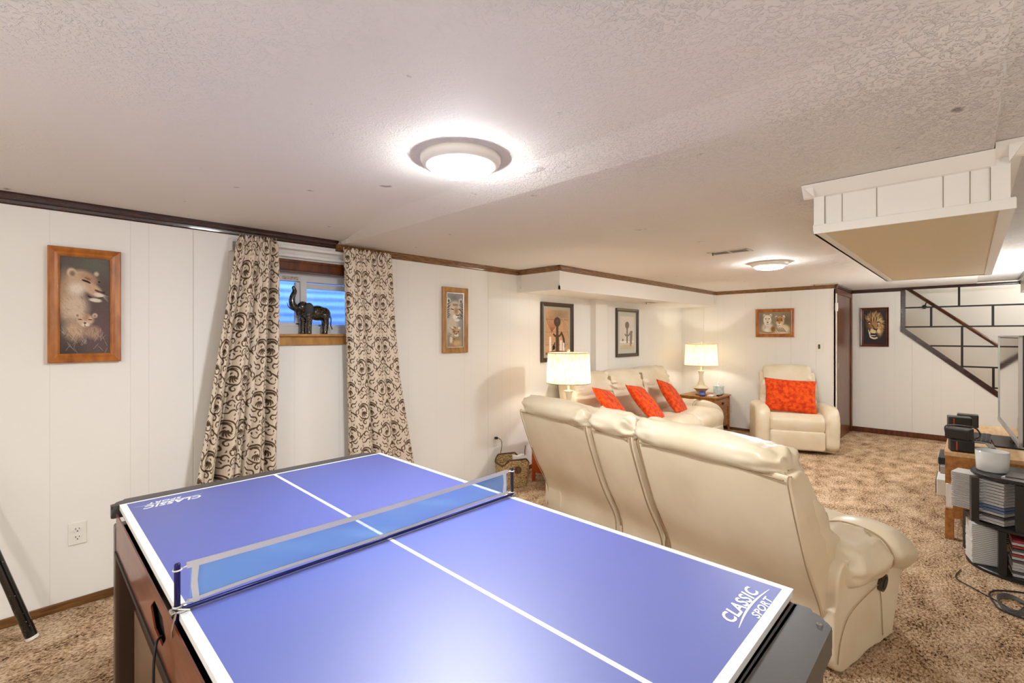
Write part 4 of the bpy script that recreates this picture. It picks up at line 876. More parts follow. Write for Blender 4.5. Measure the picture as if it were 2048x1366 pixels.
# net
NY = 1.252
n_ = thing('table_tennis_net', 'low blue table tennis net with white tape stretched across the blue table', 'net', (0, 0, 0))
for x, nm in ((0.2365, 0), (1.284, 1)):
    obj('post', lathe(bmesh.new(), [(0.001, TZ-0.02), (0.0062, TZ-0.02), (0.0062, TZ+0.106), (0.005, TZ+0.108), (0.001, TZ+0.108)], x-0.004 if nm == 0 else x+0.006, NY, 14, False), NAVY if nm == 0 else BLACK, n_, smooth=True)
    bm = bmesh.new(); sx = -1 if nm == 0 else 1; bx = x-0.004 if nm == 0 else x+0.006
    box(bm, bx-0.014, bx+0.014, NY-0.012, NY+0.012, TZ+0.001, TZ+0.008, bev=0.003)
    tube(bm, [(bx+sx*0.004, NY-0.01, TZ+0.008), (bx+sx*0.012, NY-0.012, TZ-0.03), (bx+sx*0.010, NY, TZ-0.05)], 0.0022, 6)
    tube(bm, [(bx-sx*0.02, NY-0.018, TZ+0.006), (bx, NY-0.012, TZ+0.012), (bx+sx*0.008, NY+0.004, TZ+0.010)], 0.0022, 6)
    obj('clamp', bm, CHROME, n_)
    bm = bmesh.new()
    for zz in (0.094, 0.014):
        tube(bm, [(bx+0.008*math.cos(a), NY+0.008*math.sin(a), TZ+zz) for a in np.linspace(0, 2*PI, 12)], 0.0018, 6); tube(bm, [(bx-sx*0.006, NY, TZ+zz), (bx-sx*0.028, NY+0.001, TZ+zz+0.003)], 0.002, 6)
    obj('tie', bm, TAPE, n_, smooth=True)
gx = np.linspace(0.256, 1.262, 120); gz = np.linspace(0, 1, 16); GX, GZ = np.meshgrid(gx, gz); u = (GX-0.256)/1.006
top = TZ+0.101-0.006*np.sin(PI*u); bot = TZ+0.020+0.003*np.sin(9*u)
Zc = bot+(top-bot)*GZ; Yc = NY+(0.007*np.sin(16*u+3*GZ)+0.003*np.sin(41*u+6*GZ))*np.sin(PI*GZ)*np.sin(PI*u)
o = grid_mesh('netting', np.stack([GX, Yc, Zc], -1), np.ones((16, 120, 3)), NET, n_)
def band(zc, hw, name, off=0.0):
    bm = bmesh.new(); pts = []
    for k in range(41):
        uu = k/40; x = 0.25+1.018*uu; y = NY; z = zc(uu); pts.append((x, y, z))
    for s in (-0.0022, 0.0022):
        vv = [(bm.verts.new((x, y+s, z-hw)), bm.verts.new((x, y+s, z+hw))) for x, y, z in pts]
        for a, b in zip(vv[:-1], vv[1:]): bm.faces.new((a[0], b[0], b[1], a[1]))
    return obj(name, bm, TAPE, n_)
band(lambda u: TZ+0.098-0.006*math.sin(PI*u), 0.0065, 'top_tape'); band(lambda u: TZ+0.018+0.003*math.sin(9*u), 0.004, 'bottom_tape')
for x, sx in ((0.258, 1), (1.258, -1)):
    bm = bmesh.new(); a = [(x+sx*0.004, TZ+0.012), (x+sx*0.016, TZ+0.012), (x+sx*0.012, TZ+0.06), (x+sx*0.016, TZ+0.100), (x+sx*0.002, TZ+0.100), (x-sx*0.0, TZ+0.05)]
    prism(bm, a, NY-0.0025, NY+0.0025, 'y'); obj('side_tape', bm, TAPE, n_)
obj('support_bar', tube(bmesh.new(), [(0.24, NY-0.006, TZ+0.008), (1.28, NY-0.006, TZ+0.008)], 0.0045, 8), NAVY, n_, smooth=True, label='dark blue bar along the foot of the net')

# speckled stick leaning on the wall
p0 = Vector((0.020, 3.162, 0.012)); p1 = Vector((-0.40, LW-0.012, 1.46))
bm = bmesh.new(); tube(bm, [p0, p0.lerp(p1, 0.3), p1], [0.0225, 0.0200, 0.009], 20); o = obj('cue_stick', bm, SPECK, smooth=False)
cs = thing('billiard_cue', 'black speckled cue standing on the carpet and leaning against the left wall', 'cue'); o.parent = cs; o.name = 'shaft'
obj('butt_cap', tube(bmesh.new(), [p0-(p1-p0).normalized()*0.010, p0+(p1-p0).normalized()*0.004], 0.0235, 20), PLASTIC_W, cs, label='white butt cap')
#@@SOFAS
# ------------------------------------------------------------------ upholstered seating, local +X is the seat front, Y runs along the width
def seating(name, label, loc, rz, W_, segs, D=0.86, arms=(0.24, 0.24), H=0.97, lean=0.24, SH=0.47, armz=0.50, lever=None, foot=True, wr=0.012, padlen=None, armfront=None, grp=None, outer=(True, True), fin=False):
    t = thing(name, label, 'sofa' if W_ > 1.3 else 'recliner', loc, rz, grp)
    aR, aL = arms
    obj('base', B(0.04, D-0.10, 0.05, W_-0.05, 0.02, 0.30, bev=0.02), LEATHER_D, t)
    for k, (y0, y1, kind) in enumerate(segs):
        # rear shell
        zr = H-0.115; bk = -lean
        prof = [(0.03, 0.07), (0.10, 0.07), (0.14, 0.30), (0.08, 0.55), (bk+0.13, zr), (bk+0.03, zr+0.01), (bk+0.005, zr-0.02), (bk*0.45, 0.48), (0.01, 0.25), (0.01, 0.09)]
        obj('back_shell', puff(prof, y0+0.006, y1-0.006, 'y', n=14, end=0.014, sub=6, wr=0.003, wf=5, crown=0.004), LEATHER_D, t, smooth=True)
        for ye in (y0+0.014, y1-0.014): obj('edge_piping', tube(bmesh.new(), crom([(0.006, ye, 0.10), (0.004, ye, 0.25), (bk*0.45-0.006, ye, 0.48), (bk-0.002, ye, zr-0.03), (bk+0.02, ye, zr+0.008)], 5, False), 0.003, 6), PIPING, t, smooth=True)
        ins0 = 0.045 if k == 0 else -0.004; ins1 = 0.045 if k == len(segs)-1 else -0.004
        # seam cord between shell and head roll
        obj('seam_cord', tube(bmesh.new(), [(bk-0.008+0.010*math.sin(PI*u), y0+0.03+(y1-y0-0.06)*u, zr-0.006+0.006*math.sin(PI*u)) for u in np.linspace(0, 1, 16)], 0.0035, 6), PIPING, t, smooth=True)
        # head roll
        ht = zr
        prof = [(bk-0.014, ht+0.0), (bk-0.040, ht+0.045), (bk-0.025, ht+0.100), (bk+0.045, ht+0.128), (bk+0.13, ht+0.108), (bk+0.20, ht+0.03), (bk+0.235, ht-0.08), (bk+0.20, ht-0.17), (bk+0.10, ht-0.10), (bk+0.03, ht-0.01)]
        obj('headrest_roll', puff(prof, y0+ins0, y1-ins1, 'y', n=60, end=0.06, wr=wr*1.6, wf=11, crown=0.012, sub=10), LEATHER, t, smooth=True)
        # lumbar cushion
        prof = [(bk+0.15, ht-0.08), (bk+0.235, ht-0.12), (0.10, 0.62), (0.185, 0.52), (0.19, SH-0.04), (0.08, SH-0.08), (-0.02, 0.55)]
        obj('back_cushion', puff(prof, y0+0.004, y1-0.004, 'y', n=30, end=0.06, wr=wr*1.2, wf=9, sub=8), LEATHER, t, smooth=True)
        # seat and footrest
        if y1 > aR*0.7 and y0 < W_-aL*0.7:
            a = max(y0, aR-0.02) if k == 0 else y0; b = min(y1, W_-aL+0.02) if k == len(segs)-1 else y1
            prof = [(0.10, SH-0.16), (0.10, SH-0.03), (0.35, SH), (0.62, SH+0.005), (D-0.06, SH-0.015), (D+0.005, SH-0.07), (D-0.0, SH-0.17), (D-0.06, SH-0.20), (0.3, SH-0.19)]
            obj('seat_cushion', puff(prof, a+0.004, b-0.004, 'y', n=18, end=0.04, wr=wr*0.5, wf=6), LEATHER, t, smooth=True)
            prof = [(D-0.09, 0.055), (D-0.02, 0.05), (D+0.003, 0.08), (D+0.004, SH-0.22), (D-0.03, SH-0.19), (D-0.09, SH-0.20)]
            obj('footrest', puff(prof, a+0.006, b-0.006, 'y', n=12, end=0.03, wr=0.003), LEATHER, t, smooth=True)
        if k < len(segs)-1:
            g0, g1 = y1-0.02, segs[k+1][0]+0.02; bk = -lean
            obj('gap_filler', prism(bmesh.new(), [(0.05, 0.08), (0.13, 0.30), (0.08, 0.60), (bk+0.16, H-0.05), (bk+0.05, H-0.06), (bk+0.035, H-0.14), (bk*0.45+0.035, 0.48), (0.035, 0.25)], g0, g1, 'y'), GAP_SHADE, t)  # dark filler added for the shaded gap between two backs
    for side in (0, 1):
        aw = arms[side]
        if fin:
            ya, yb = (0.0, aw) if side == 0 else (W_-aw, W_)
            A = obj('arm', puff([(0.02, 0.03), (0.30, 0.03), (D-0.06, 0.05), (D-0.01, 0.22), (D-0.005, 0.40), (D-0.06, 0.53), (0.55, 0.575), (0.30, 0.56), (0.06, 0.54), (-0.02, 0.40), (0.0, 0.2)], ya, yb, 'y', n=10, end=0.075, sub=6, wr=0.005), LEATHER, t, smooth=True)
            if side == 1: obj('side_pocket', prism(bmesh.new(), [(0.40, 0.20), (0.43, 0.20), (0.44, 0.34), (0.42, 0.36)], W_-0.004, W_+0.003, 'y'), RUBBER, A, label='dark slot of the recliner lever')
            continue
        if not aw: continue
        m = (lambda y: y) if side == 0 else (lambda y: W_-y)
        A = obj('arm', puff([(0.04, 0.02), (0.30, 0.018), (D-0.27, 0.02), (D-0.235, 0.05), (D-0.13, 0.34), (D-0.12, armz-0.08), (0.5, armz-0.04), (0.10, armz-0.03), (0.03, armz-0.2), (0.012, 0.25)], m(0.0), m(aw-0.03), 'y', n=8, end=0.014, sub=6, wr=0.003), LEATHER, t, smooth=True)
        # rounded pad: front and rear halves, cross section in y,z
        out = -0.060
        sec = [(m(0.02), armz-0.17), (m(out+0.012), armz-0.115), (m(out-0.005), armz-0.06), (m(-0.01), armz+0.015), (m(aw*0.5), armz+0.035), (m(aw-0.02), armz+0.0), (m(aw+0.015), armz-0.09), (m(aw-0.06), armz-0.16)]
        obj('arm_pad', puff(sec, 0.10, 0.40, 'x', n=16, end=0.045, wr=wr, wf=10), LEATHER, A, smooth=True, label='rear arm pad')
        ring = crom(sec, 6); cc_ = sum(ring)/len(ring)
        obj('pad_seam', tube(bmesh.new(), [(0.392, *(cc_+(p-cc_)*0.985)) for p in ring]+[(0.392, *(cc_+(ring[0]-cc_)*0.985))], 0.004, 6), PIPING, A, smooth=True)
        sec2 = [(a, b+0.008) for a, b in sec]
        bp = puff(sec2, 0.385, D-0.075, 'x', n=22, end=0.10, wr=wr*0.3, wf=7)
        for v in bp.verts:
            e_ = max(0, v.co.x-(D-0.36)); v.co.z -= 1.15*e_*e_
        obj('arm_pad', bp, LEATHER, A, smooth=True, label='front arm pad')
        # bolster panel low on the side, with seams
        ys = m(-0.004)
        obj('side_seam', tube(bmesh.new(), crom([(0.03, ys, 0.06), (0.06, ys, 0.16), (0.13, ys-(0.004 if side == 0 else -0.004), 0.245), (0.34, ys, 0.285), (0.41, ys, 0.27), (0.44, ys, 0.05)], 6, False), 0.0018, 6), PIPING, A, smooth=True)
        obj('side_seam', tube(bmesh.new(), [(0.42, ys, 0.27), (0.53, ys, armz-0.12)], 0.0016, 6), PIPING, A, smooth=True)
        if lever is not None and side == lever:
            L = obj('recliner_handle', prism(bmesh.new(), [(0.42+0.030*math.cos(a)*1.0, 0.300+0.030*math.sin(a)+0.018*math.cos(a)) for a in np.linspace(0, 2*PI, 24, endpoint=False)], m(-0.020), m(0.01), 'y'), BLACKF, A, label='oval dark recliner handle cup')
            obj('handle_recess', prism(bmesh.new(), [(0.42+0.023*math.cos(a), 0.300+0.023*math.sin(a)+0.014*math.cos(a)) for a in np.linspace(0, 2*PI, 24, endpoint=False)], m(-0.023), m(0.0), 'y'), RUBBER, L)
    return t
seating('loveseat', 'cream leather reclining loveseat with centre console, seen from behind beside the blue table', (2.317, 0.405, 0), math.radians(-15.06), 2.09,
        [(0.035, 0.86, 's'), (0.895, 1.245, 'c'), (1.275, 2.06, 's')], D=0.80, lever=0, arms=(0.24, 0.24))
seating('sofa', 'cream leather three seat sofa along the left wall under the soffit', (4.03, 3.10, 0), -PI/2, 2.52,
        [(0.05, 0.82, 's'), (0.84, 1.58, 's'), (1.60, 2.36, 's')], D=0.80, lean=0.16, H=0.99)
seating('recliner_chair', 'cream leather recliner chair in front of the far wall beside the brown door', (6.965, 2.19, 0), math.radians(-157), 0.90,
        [(0.12, 0.78, 's')], D=0.74, lean=0.10, H=1.02, wr=0.005, fin=True, arms=(0.175, 0.175))

# ------------------------------------------------------------------ orange pillows
def pillow(label, loc, rot, w=0.44, h=0.44, th=0.13):
    n = 36; g = np.linspace(-1, 1, n); U, V = np.meshgrid(g, g)
    prof = (1-np.abs(U)**2.6)**0.55*(1-np.abs(V)**2.6)**0.55
    sh = 1-0.055*(1-np.abs(U)**2)*(np.abs(V)**4); sv = 1-0.055*(1-np.abs(V)**2)*(np.abs(U)**4)
    bm = bmesh.new()
    r = random.random()*20
    F = [[None]*n for _ in range(n)]; Bk = [[None]*n for _ in range(n)]
    for j in range(n):
        for i in range(n):
            x = U[j, i]*w/2*sv[j, i]; z = V[j, i]*h/2*sh[j, i]
            wv = 0.008*noise.noise(Vector((x*14+r, z*14, 0)))*prof[j, i]
            F[j][i] = bm.verts.new((x, -th/2*prof[j, i]-wv, z))
            edge_ = i in (0, n-1) or j in (0, n-1)
            Bk[j][i] = F[j][i] if edge_ else bm.verts.new((x, th/2*prof[j, i]+wv, z))
    for j in range(n-1):
        for i in range(n-1):
            bm.faces.new((F[j][i], F[j][i+1], F[j+1][i+1], F[j+1][i]))
            bm.faces.new((Bk[j][i], Bk[j+1][i], Bk[j+1][i+1], Bk[j][i+1]))
    o = obj('throw_pillow', bm, ORANGE, smooth=True); o.location = loc; o.rotation_euler = rot
    return tag(o, label, 'pillow')
pillow('orange velvet pillow, leftmost of three on the long sofa', (4.36, 2.74, 0.67), (math.radians(-40), math.radians(10), math.radians(12)), w=0.50, h=0.46)
pillow('orange velvet pillow, middle of three on the long sofa', (5.02, 2.70, 0.645), (math.radians(-42), math.radians(8), math.radians(8)), w=0.50, h=0.50)
pillow('orange velvet pillow, tallest and rightmost of three on the long sofa', (5.80, 2.74, 0.625), (math.radians(-36), math.radians(12), math.radians(6)), w=0.52, h=0.50)
pillow('orange velvet pillow standing on the recliner chair', (6.62, 1.605, 0.675), (math.radians(-22), math.radians(3), math.radians(-67)), w=0.57, h=0.43)
#@@TABLES
# ------------------------------------------------------------------ lamps and end tables
def table_lamp(label, loc, sc=1.0, power=8):
    t = thing('table_lamp', label, 'lamp', loc)
    z = lambda v: v*sc
    prof = [(0.001, 0), (0.075, 0), (0.078, 0.012), (0.05, 0.022), (0.045, 0.03), (0.085, 0.075), (0.105, 0.095)]
    obj('foot', lathe(bmesh.new(), [(z(a), z(b)) for a, b in prof], n=32, close=False), CERAMIC_B, t, smooth=True, label='tan lower bowl and foot')
    prof = [(0.105, 0.095), (0.102, 0.103), (0.07, 0.125), (0.05, 0.145), (0.040, 0.175), (0.028, 0.20), (0.026, 0.26), (0.034, 0.31), (0.044, 0.330), (0.044, 0.336), (0.012, 0.338), (0.012, 0.40)]
    obj('body', lathe(bmesh.new(), [(z(a), z(b)) for a, b in prof], n=32, close=False), CERAMIC, t, smooth=True)
    bm = bmesh.new(); r0, r1, z0, z1 = z(0.218), z(0.205), z(0.413), z(0.708); n = 64
    lathe(bm, [(r0, z0), (r1, z1)], n=n, close=False)
    S = obj('lamp_shade', bm, SHADE, t, smooth=True)
    bm = bmesh.new()
    for r_, zz in ((r0, z0), (r1, z1)): tube(bm, [(r_*math.cos(a), r_*math.sin(a), zz) for a in np.linspace(0, 2*PI, 49)], 0.004, 6)
    obj('shade_rim', bm, mat_or('shade_binding', srgb(196, 176, 140)), S)
    bm = bmesh.new()
    for k in range(3): a = 2*PI*k/3+0.4; tube(bm, [(0, 0, z1-0.012), (r1*math.cos(a), r1*math.sin(a), z1-0.004)], 0.002, 6)
    for s in (-1, 1): tube(bm, crom([(s*0.012, 0, z(0.40)), (s*0.055, 0, z(0.50)), (s*0.05, 0, z(0.62)), (0, 0, z1-0.010)], 5, False), 0.002, 6)
    obj('harp', bm, BRASS, S)
    obj('finial', lathe(bmesh.new(), [(0.001, z1-0.01), (0.006, z1-0.008), (0.006, z1+0.004), (0.014, z1+0.012), (0.018, z1+0.022), (0.012, z1+0.034), (0.001, z1+0.038)], n=20, close=False), CERAMIC, S, smooth=True)
    bm = bmesh.new(); ell(bm, (0, 0, z(0.52)), (0.028, 0.028, 0.038)); obj('bulb', bm, BULB, t, smooth=True)
    return t
_m = {}
def mat_or(nm, c, r=0.6):
    if nm not in _m: _m[nm] = mat(nm, c, r)
    return _m[nm]
def end_table(label, x0, x1, y0, y1, h, m_, legm):
    t = thing('end_table', label, 'table', ((x0+x1)/2, (y0+y1)/2, 0)); a, b = (x1-x0)/2, (y1-y0)/2
    obj('table_top', B(-a-0.02, a+0.02, -b-0.02, b+0.02, h-0.022, h, bev=0.005), m_, t)
    obj('case', B(-a, a, -b+0.012, b, 0.09, h-0.022, bev=0.003), legm, t)
    d = obj('drawer', B(-a+0.03, a-0.03, -b, -b+0.014, h-0.17, h-0.05, bev=0.004), m_, t)
    obj('drawer_pull', B(-0.022, 0.022, -b-0.018, -b, h-0.125, h-0.095, bev=0.004), METAL, d, label='dark square pull')
    for sx in (-1, 1):
        for sy in (-1, 1): obj('leg', B(sx*a-0.022 if sx > 0 else -a-0.004, a+0.004 if sx > 0 else -a+0.022, sy*b-0.022 if sy > 0 else -b-0.004, b+0.004 if sy > 0 else -b+0.022, 0, h-0.022, bev=0.003), legm, t)
    return t
end_table('orange-brown end table in the corner behind the loveseat, holding the near lamp', 3.46, 3.87, 2.64, 3.08, 0.545, ORANGEW, ORANGEW)
end_table('oak end table by the far wall, holding the far lamp', 6.83, 7.38, 2.60, 3.12, 0.54, OAK, OAK)
table_lamp('ceramic table lamp with linen drum shade, near one in front of the brown print', (3.74, 2.85, 0.545), 1.0)
table_lamp('ceramic table lamp with linen drum shade, far one on the oak end table', (7.03, 2.885, 0.54), 1.07)
# things on the far end table
def P(u, v, z):
    """helper: nothing fancy, plain world coordinates"""
    return (u, v, z)
j = thing('candle_jar', 'small cobalt blue glass candle jar on the oak end table', 'candle', (6.87, 2.80, 0.54))
obj('glass', lathe(bmesh.new(), [(0.001, 0.001), (0.040, 0.001), (0.043, 0.01), (0.043, 0.078), (0.039, 0.080), (0.038, 0.065), (0.001, 0.065)], n=28, close=False), BLUEGLASS, j, smooth=True)
obj('label_band', lathe(bmesh.new(), [(0.0436, 0.02), (0.0436, 0.055)], n=28, close=False), mat_or('pale_blue_label', srgb(120, 126, 190)), j, smooth=True)
j = thing('tissue_box', 'pale aqua tissue box with a white tissue sticking up on the oak end table', 'tissue box', (7.27, 2.72, 0.54), 0.2)
obj('box', B(-0.065, 0.065, -0.065, 0.065, 0, 0.13, bev=0.004), AQUA, j)
obj('tissue', prism(prism(bmesh.new(), [(-0.03, 0.13), (0.03, 0.13), (0.02, 0.17), (0.028, 0.195), (-0.012, 0.188), (-0.026, 0.16)], -0.004, 0.002, 'y'), [(-0.02, 0.13), (0.02, 0.13), (0.01, 0.18), (-0.02, 0.17)], 0.004, 0.012, 'y'), PAPER, j)
j = thing('remote_control', 'black remote control beside the far lamp', 'remote', (7.10, 2.64, 0.54), 0.1)
obj('body', B(-0.09, 0.09, -0.022, 0.022, 0, 0.018, bev=0.005), BLACK, j)
obj('buttons', box(box(B(-0.07, -0.05, -0.012, 0.012, 0.018, 0.0195), -0.03, 0.0, -0.014, 0.014, 0.018, 0.0195), 0.02, 0.06, -0.014, 0.014, 0.018, 0.0195), mat_or('grey_buttons', srgb(150, 150, 150)), j)
o = obj('notepad', B(-0.06, 0.06, -0.04, 0.04, 0, 0.014, bev=0.002), PAPER); o.location = (6.98, 2.715, 0.54); tag(o, 'white notepad lying in front of the far lamp', 'notepad')

# ------------------------------------------------------------------ basket, cord
bk_ = thing('wicker_basket', 'woven wicker magazine basket on the carpet under the wall outlet', 'basket', (3.245, 3.15, 0), math.radians(-22))
bm = bmesh.new(); n = 40; rings = []
outl = rrect(-0.135, 0.135, -0.13, 0.13, (0.05,)*4, 7)
def brim(x, y): return 0.195 + 0.095*max(0, (abs(y)/0.13)**3)*math.cos(x/0.15*PI/2*0.9)
for k, (f, sc_) in enumerate([(0, 0.86), (0.33, 0.95), (0.66, 1.0), (1.0, 1.03), (1.0, 0.96), (0.5, 0.93), (0.06, 0.82)]):
    rings.append([bm.verts.new((x*sc_, y*sc_, 0.003+f*brim(x, y))) for x, y in outl])
for a, b in zip(rings[:-1], rings[1:]):
    for i in range(len(outl)): bm.faces.new((a[i], a[(i+1) % len(outl)], b[(i+1) % len(outl)], b[i]))
bm.faces.new(rings[0][::-1]); bm.faces.new(rings[-1]); obj('woven_body', bm, BASKET, bk_)
obj('rim', tube(bmesh.new(), [(x*1.0, y*1.0, brim(x, y)+0.004) for x, y in outl+[outl[0]]], 0.008, 8), BASKET_D, bk_, smooth=True)
for s in (-1,):
    obj('handle_weave', prism(bmesh.new(), [(0.034*math.cos(a), 0.17+0.034*math.sin(a)) for a in np.linspace(0, 2*PI, 20, endpoint=False)], -0.142, -0.128, 'y'), BASKET_D, bk_)
o = obj('paper_bag', prism(bmesh.new(), [(-0.05, 0.0), (0.05, 0.0), (0.075, 0.24), (0.03, 0.25), (-0.01, 0.235), (-0.06, 0.245)], -0.03, 0.03, 'y'), PAPER)
o.location = (3.31, 3.12, 0.03); o.rotation_euler = (0, 0, -0.6); tag(o, 'crumpled white paper bag standing in the wicker basket', 'bag')
o = obj('power_cord', tube(bmesh.new(), crom([(3.235, LW-0.012, 0.412), (3.245, LW-0.04, 0.415), (3.285, LW-0.05, 0.37), (3.28, LW-0.04, 0.26), (3.25, LW-0.035, 0.16), (3.27, LW-0.03, 0.05), (3.30, LW-0.03, 0.006), (3.6, LW-0.03, 0.006)], 6, False), 0.003, 6), RUBBER, smooth=True)
cc = thing('lamp_cord', 'black cord plugged into the outlet above the wicker basket', 'cord'); o.parent = cc; o.name = 'cable'
obj('plug', B(3.222, 3.248, LW-0.036, LW-0.0095, 0.402, 0.424, bev=0.004), BLACK, cc)
o = obj('adapter_cord', tube(bmesh.new(), crom([(3.34, 3.06, 0.37), (3.33, 3.06, 0.32), (3.34, 3.07, 0.27), (3.325, 3.08, 0.2)], 6, False), 0.0035, 6), RUBBER, smooth=True)
o.parent = None; tag(o, 'short black cord hanging over the white paper bag in the basket', 'cord')

# ------------------------------------------------------------------ stairs: iron screen, handrail, steps
st = thing('stair_screen', 'black iron stair screen of staggered rectangles with dark wooden sloping rail', 'railing', (SX+0.045, 0, 0))
ZR = [1.815, 1.545, 1.283, 1.013]
obj('corner_post', B(-0.05, 0.05, 0.655, 0.705, 1.52, CZ, bev=0.006), CROWN_D, st)
obj('sloping_rail', prism(bmesh.new(), [(0.705, 1.565), (0.705, 1.485), (-0.80, 0.145), (-0.80, 0.225)], -0.06, 0.06, 'x'), CROWN_D, st)
def zsl(y): return 1.555 + (y-0.705)*(1.34/1.505)
for k, zz in enumerate(ZR):
    yl = 0.66 if zz > 1.54 else (zz-1.555)/(1.34/1.505)+0.705
    obj('horizontal_bar', B(-0.008, 0.008, -0.80, yl+0.01, zz-0.010, zz+0.010), METAL, st)
obj('horizontal_bar', B(-0.008, 0.008, -0.80, -0.175, 0.741, 0.759), METAL, st)
for y, z0, z1 in ((0.105, ZR[0], CZ-0.0), (0.383, ZR[1], ZR[0]), (-0.211, ZR[1], ZR[0]), (0.076, ZR[3], ZR[1]), (0.076, zsl(0.076), ZR[3]), (-0.215, zsl(-0.215), ZR[3])):
    obj('vertical_bar', B(-0.028, 0.028, y-0.012, y+0.012, z0, z1), METAL, st)
hr = thing('handrail', 'brown wooden handrail on brackets climbing the stairwell wall behind the iron screen', 'handrail')
a = Vector((9.47, 0.75, 2.20)); b = Vector((9.47, -1.2, 0.46)); obj('rail', tube(bmesh.new(), [a, b], 0.024, 12), DOORW, hr, smooth=True)
for y in (0.47, -0.9):
    z = 2.20+(y-0.75)*(1.74/1.95)
    obj('bracket', tube(bmesh.new(), [(9.47, y, z-0.02), (9.49, y+0.02, z-0.07), (9.548, y+0.03, z-0.09)], 0.007, 8), METAL, hr, smooth=True)
    bm = bmesh.new(); ell(bm, (9.543, y+0.03, z-0.09), (0.007, 0.03, 0.03)); obj('rosette', bm, METAL, hr, smooth=True)
steps = bmesh.new()
for k in range(9): box(steps, SX+0.09, 9.55, -0.75+0.225*k, -0.75+0.225*(k+1), 0, 0.19*(k+1))
struct(obj('stair_steps', steps, CARPET))
#@@TVCORNER
# ------------------------------------------------------------------ television stand and what stands on it
SXL, SYR = 4.51, -0.42
ts = thing('television_stand', 'oak television stand along the right wall with open shelves', 'stand', (SXL, 0, 0))
LN = 1.55; TOPZ = 0.61
obj('stand_top', B(-0.004, LN, SYR, 0.13, TOPZ-0.028, TOPZ, bev=0.003), OAKTOP, ts, label='pale oak top board')
obj('end_panel', B(0.0, 0.02, SYR+0.01, 0.126, 0.388, TOPZ-0.028), OAK, ts)
obj('end_panel', B(0.0, 0.02, SYR+0.01, 0.086, 0.212, 0.386), OAK, ts)
obj('end_panel', B(LN-0.022, LN-0.002, SYR+0.01, 0.126, 0.10, TOPZ-0.028), OAK, ts)
obj('shelf', B(0.002, LN-0.022, SYR+0.01, 0.124, 0.195, 0.212), OAK, ts)
obj('shelf', B(0.02, LN-0.022, SYR+0.01, 0.110, 0.385, 0.400), OAK, ts)
obj('back_board', B(0.02, LN-0.022, SYR, SYR+0.01, 0.12, TOPZ-0.028), OAK, ts)
obj('apron', B(0.0, 0.018, -0.02, 0.080, 0.150, 0.195), OAK, ts)
for x, y in ((0.0, 0.080), (LN-0.05, 0.080), (0.0, SYR), (LN-0.05, SYR)): obj('leg', B(x, x+0.045, y, y+0.048, 0, 0.195, bev=0.003), OAK, ts)
for k, (x, c_, w_, h_, lb) in enumerate([(4.535, PAPER, 0.022, 0.165, 'tall white-spined book at the near end of the stand shelf'), (4.560, mat_or('orange_book_cloth', srgb(208, 84, 40)), 0.026, 0.140, 'orange-red book beside the white one on the stand shelf'), (4.589, BLACK, 0.02, 0.150, 'black-spined book beside the orange-red one on the stand shelf')]):
    o = obj('book', box(B(0, w_, -0.12, 0, 0, h_, bev=0.002), 0.002, w_-0.002, -0.118, -0.003, 0.002, h_-0.002), c_); o.location = (x, 0.121, 0.212); tag(o, lb, 'book', 'books in the television stand')
for k, (z, m_, h_, dx, lb) in enumerate([(0.40, SILVER, 0.06, 0.05, 'silver media player sticking out of the stand, upper shelf'), (0.46, BLACK, 0.05, 0.10, 'black cable box on top of the silver player in the stand'), (0.212, PLASTIC_W, 0.12, 0.16, 'white game console in the lower bay of the stand')]):
    p = thing('media_player', lb, 'player', (4.60+dx+0.1, 0, z)); obj('case', B(-0.02, 0.33, -0.20, 0.160+0.012*k, 0, h_, bev=0.004), m_, p); obj('front_panel', B(0.0, 0.30, 0.160+0.012*k, 0.166+0.012*k, 0.008, h_-0.008), BLACK if k != 1 else SILVER, p)
bm = bmesh.new()
for k in range(7):
    tube(bm, crom([(4.60+0.05*k, 0.02+0.02*math.sin(k*2), 0.008), (4.62+0.06*k, -0.06, 0.07+0.02*math.sin(k)), (4.55+0.08*k, -0.1+0.03*math.cos(k), 0.04), (4.66+0.04*k, -0.2, 0.008)], 5, False), 0.004, 6)
o = obj('cable_tangle', bm, RUBBER, smooth=True); tag(o, 'tangle of black cables on the carpet beneath the television stand', 'cables', kind='stuff')
# television
tv = thing('television', 'large flat television with silver edge on the oak stand, seen nearly edge-on', 'television', (4.52, -0.235, TOPZ), math.atan2(0.055, 1.35))
TW, TH0, TH1 = 1.33, 0.085, 0.815
obj('housing', B(0, TW, -0.045, -0.006, TH0, TH1, bev=0.008), BLACK, tv)
obj('screen', B(0.02, TW-0.015, -0.007, 0.002, TH0+0.03, TH1-0.02), SCREEN, tv, label='glossy reflecting screen')
bm = bmesh.new()
for a in [(0, 0.016, -0.012, 0.008, TH0, TH1), (TW-0.014, TW, -0.012, 0.008, TH0, TH1), (0, TW, -0.012, 0.008, TH1-0.014, TH1), (0, TW, -0.012, 0.010, TH0, TH0+0.030)]: box(bm, *a, bev=0.002)
obj('bezel', bm, SILVER, tv, label='silver bezel')
obj('neck', B(TW/2-0.07, TW/2+0.07, -0.045, -0.015, 0.012, TH0+0.01, bev=0.004), BLACK, tv); obj('foot', B(TW/2-0.26, TW/2+0.26, -0.13, 0.09, 0, 0.014, bev=0.006), BLACK, tv)
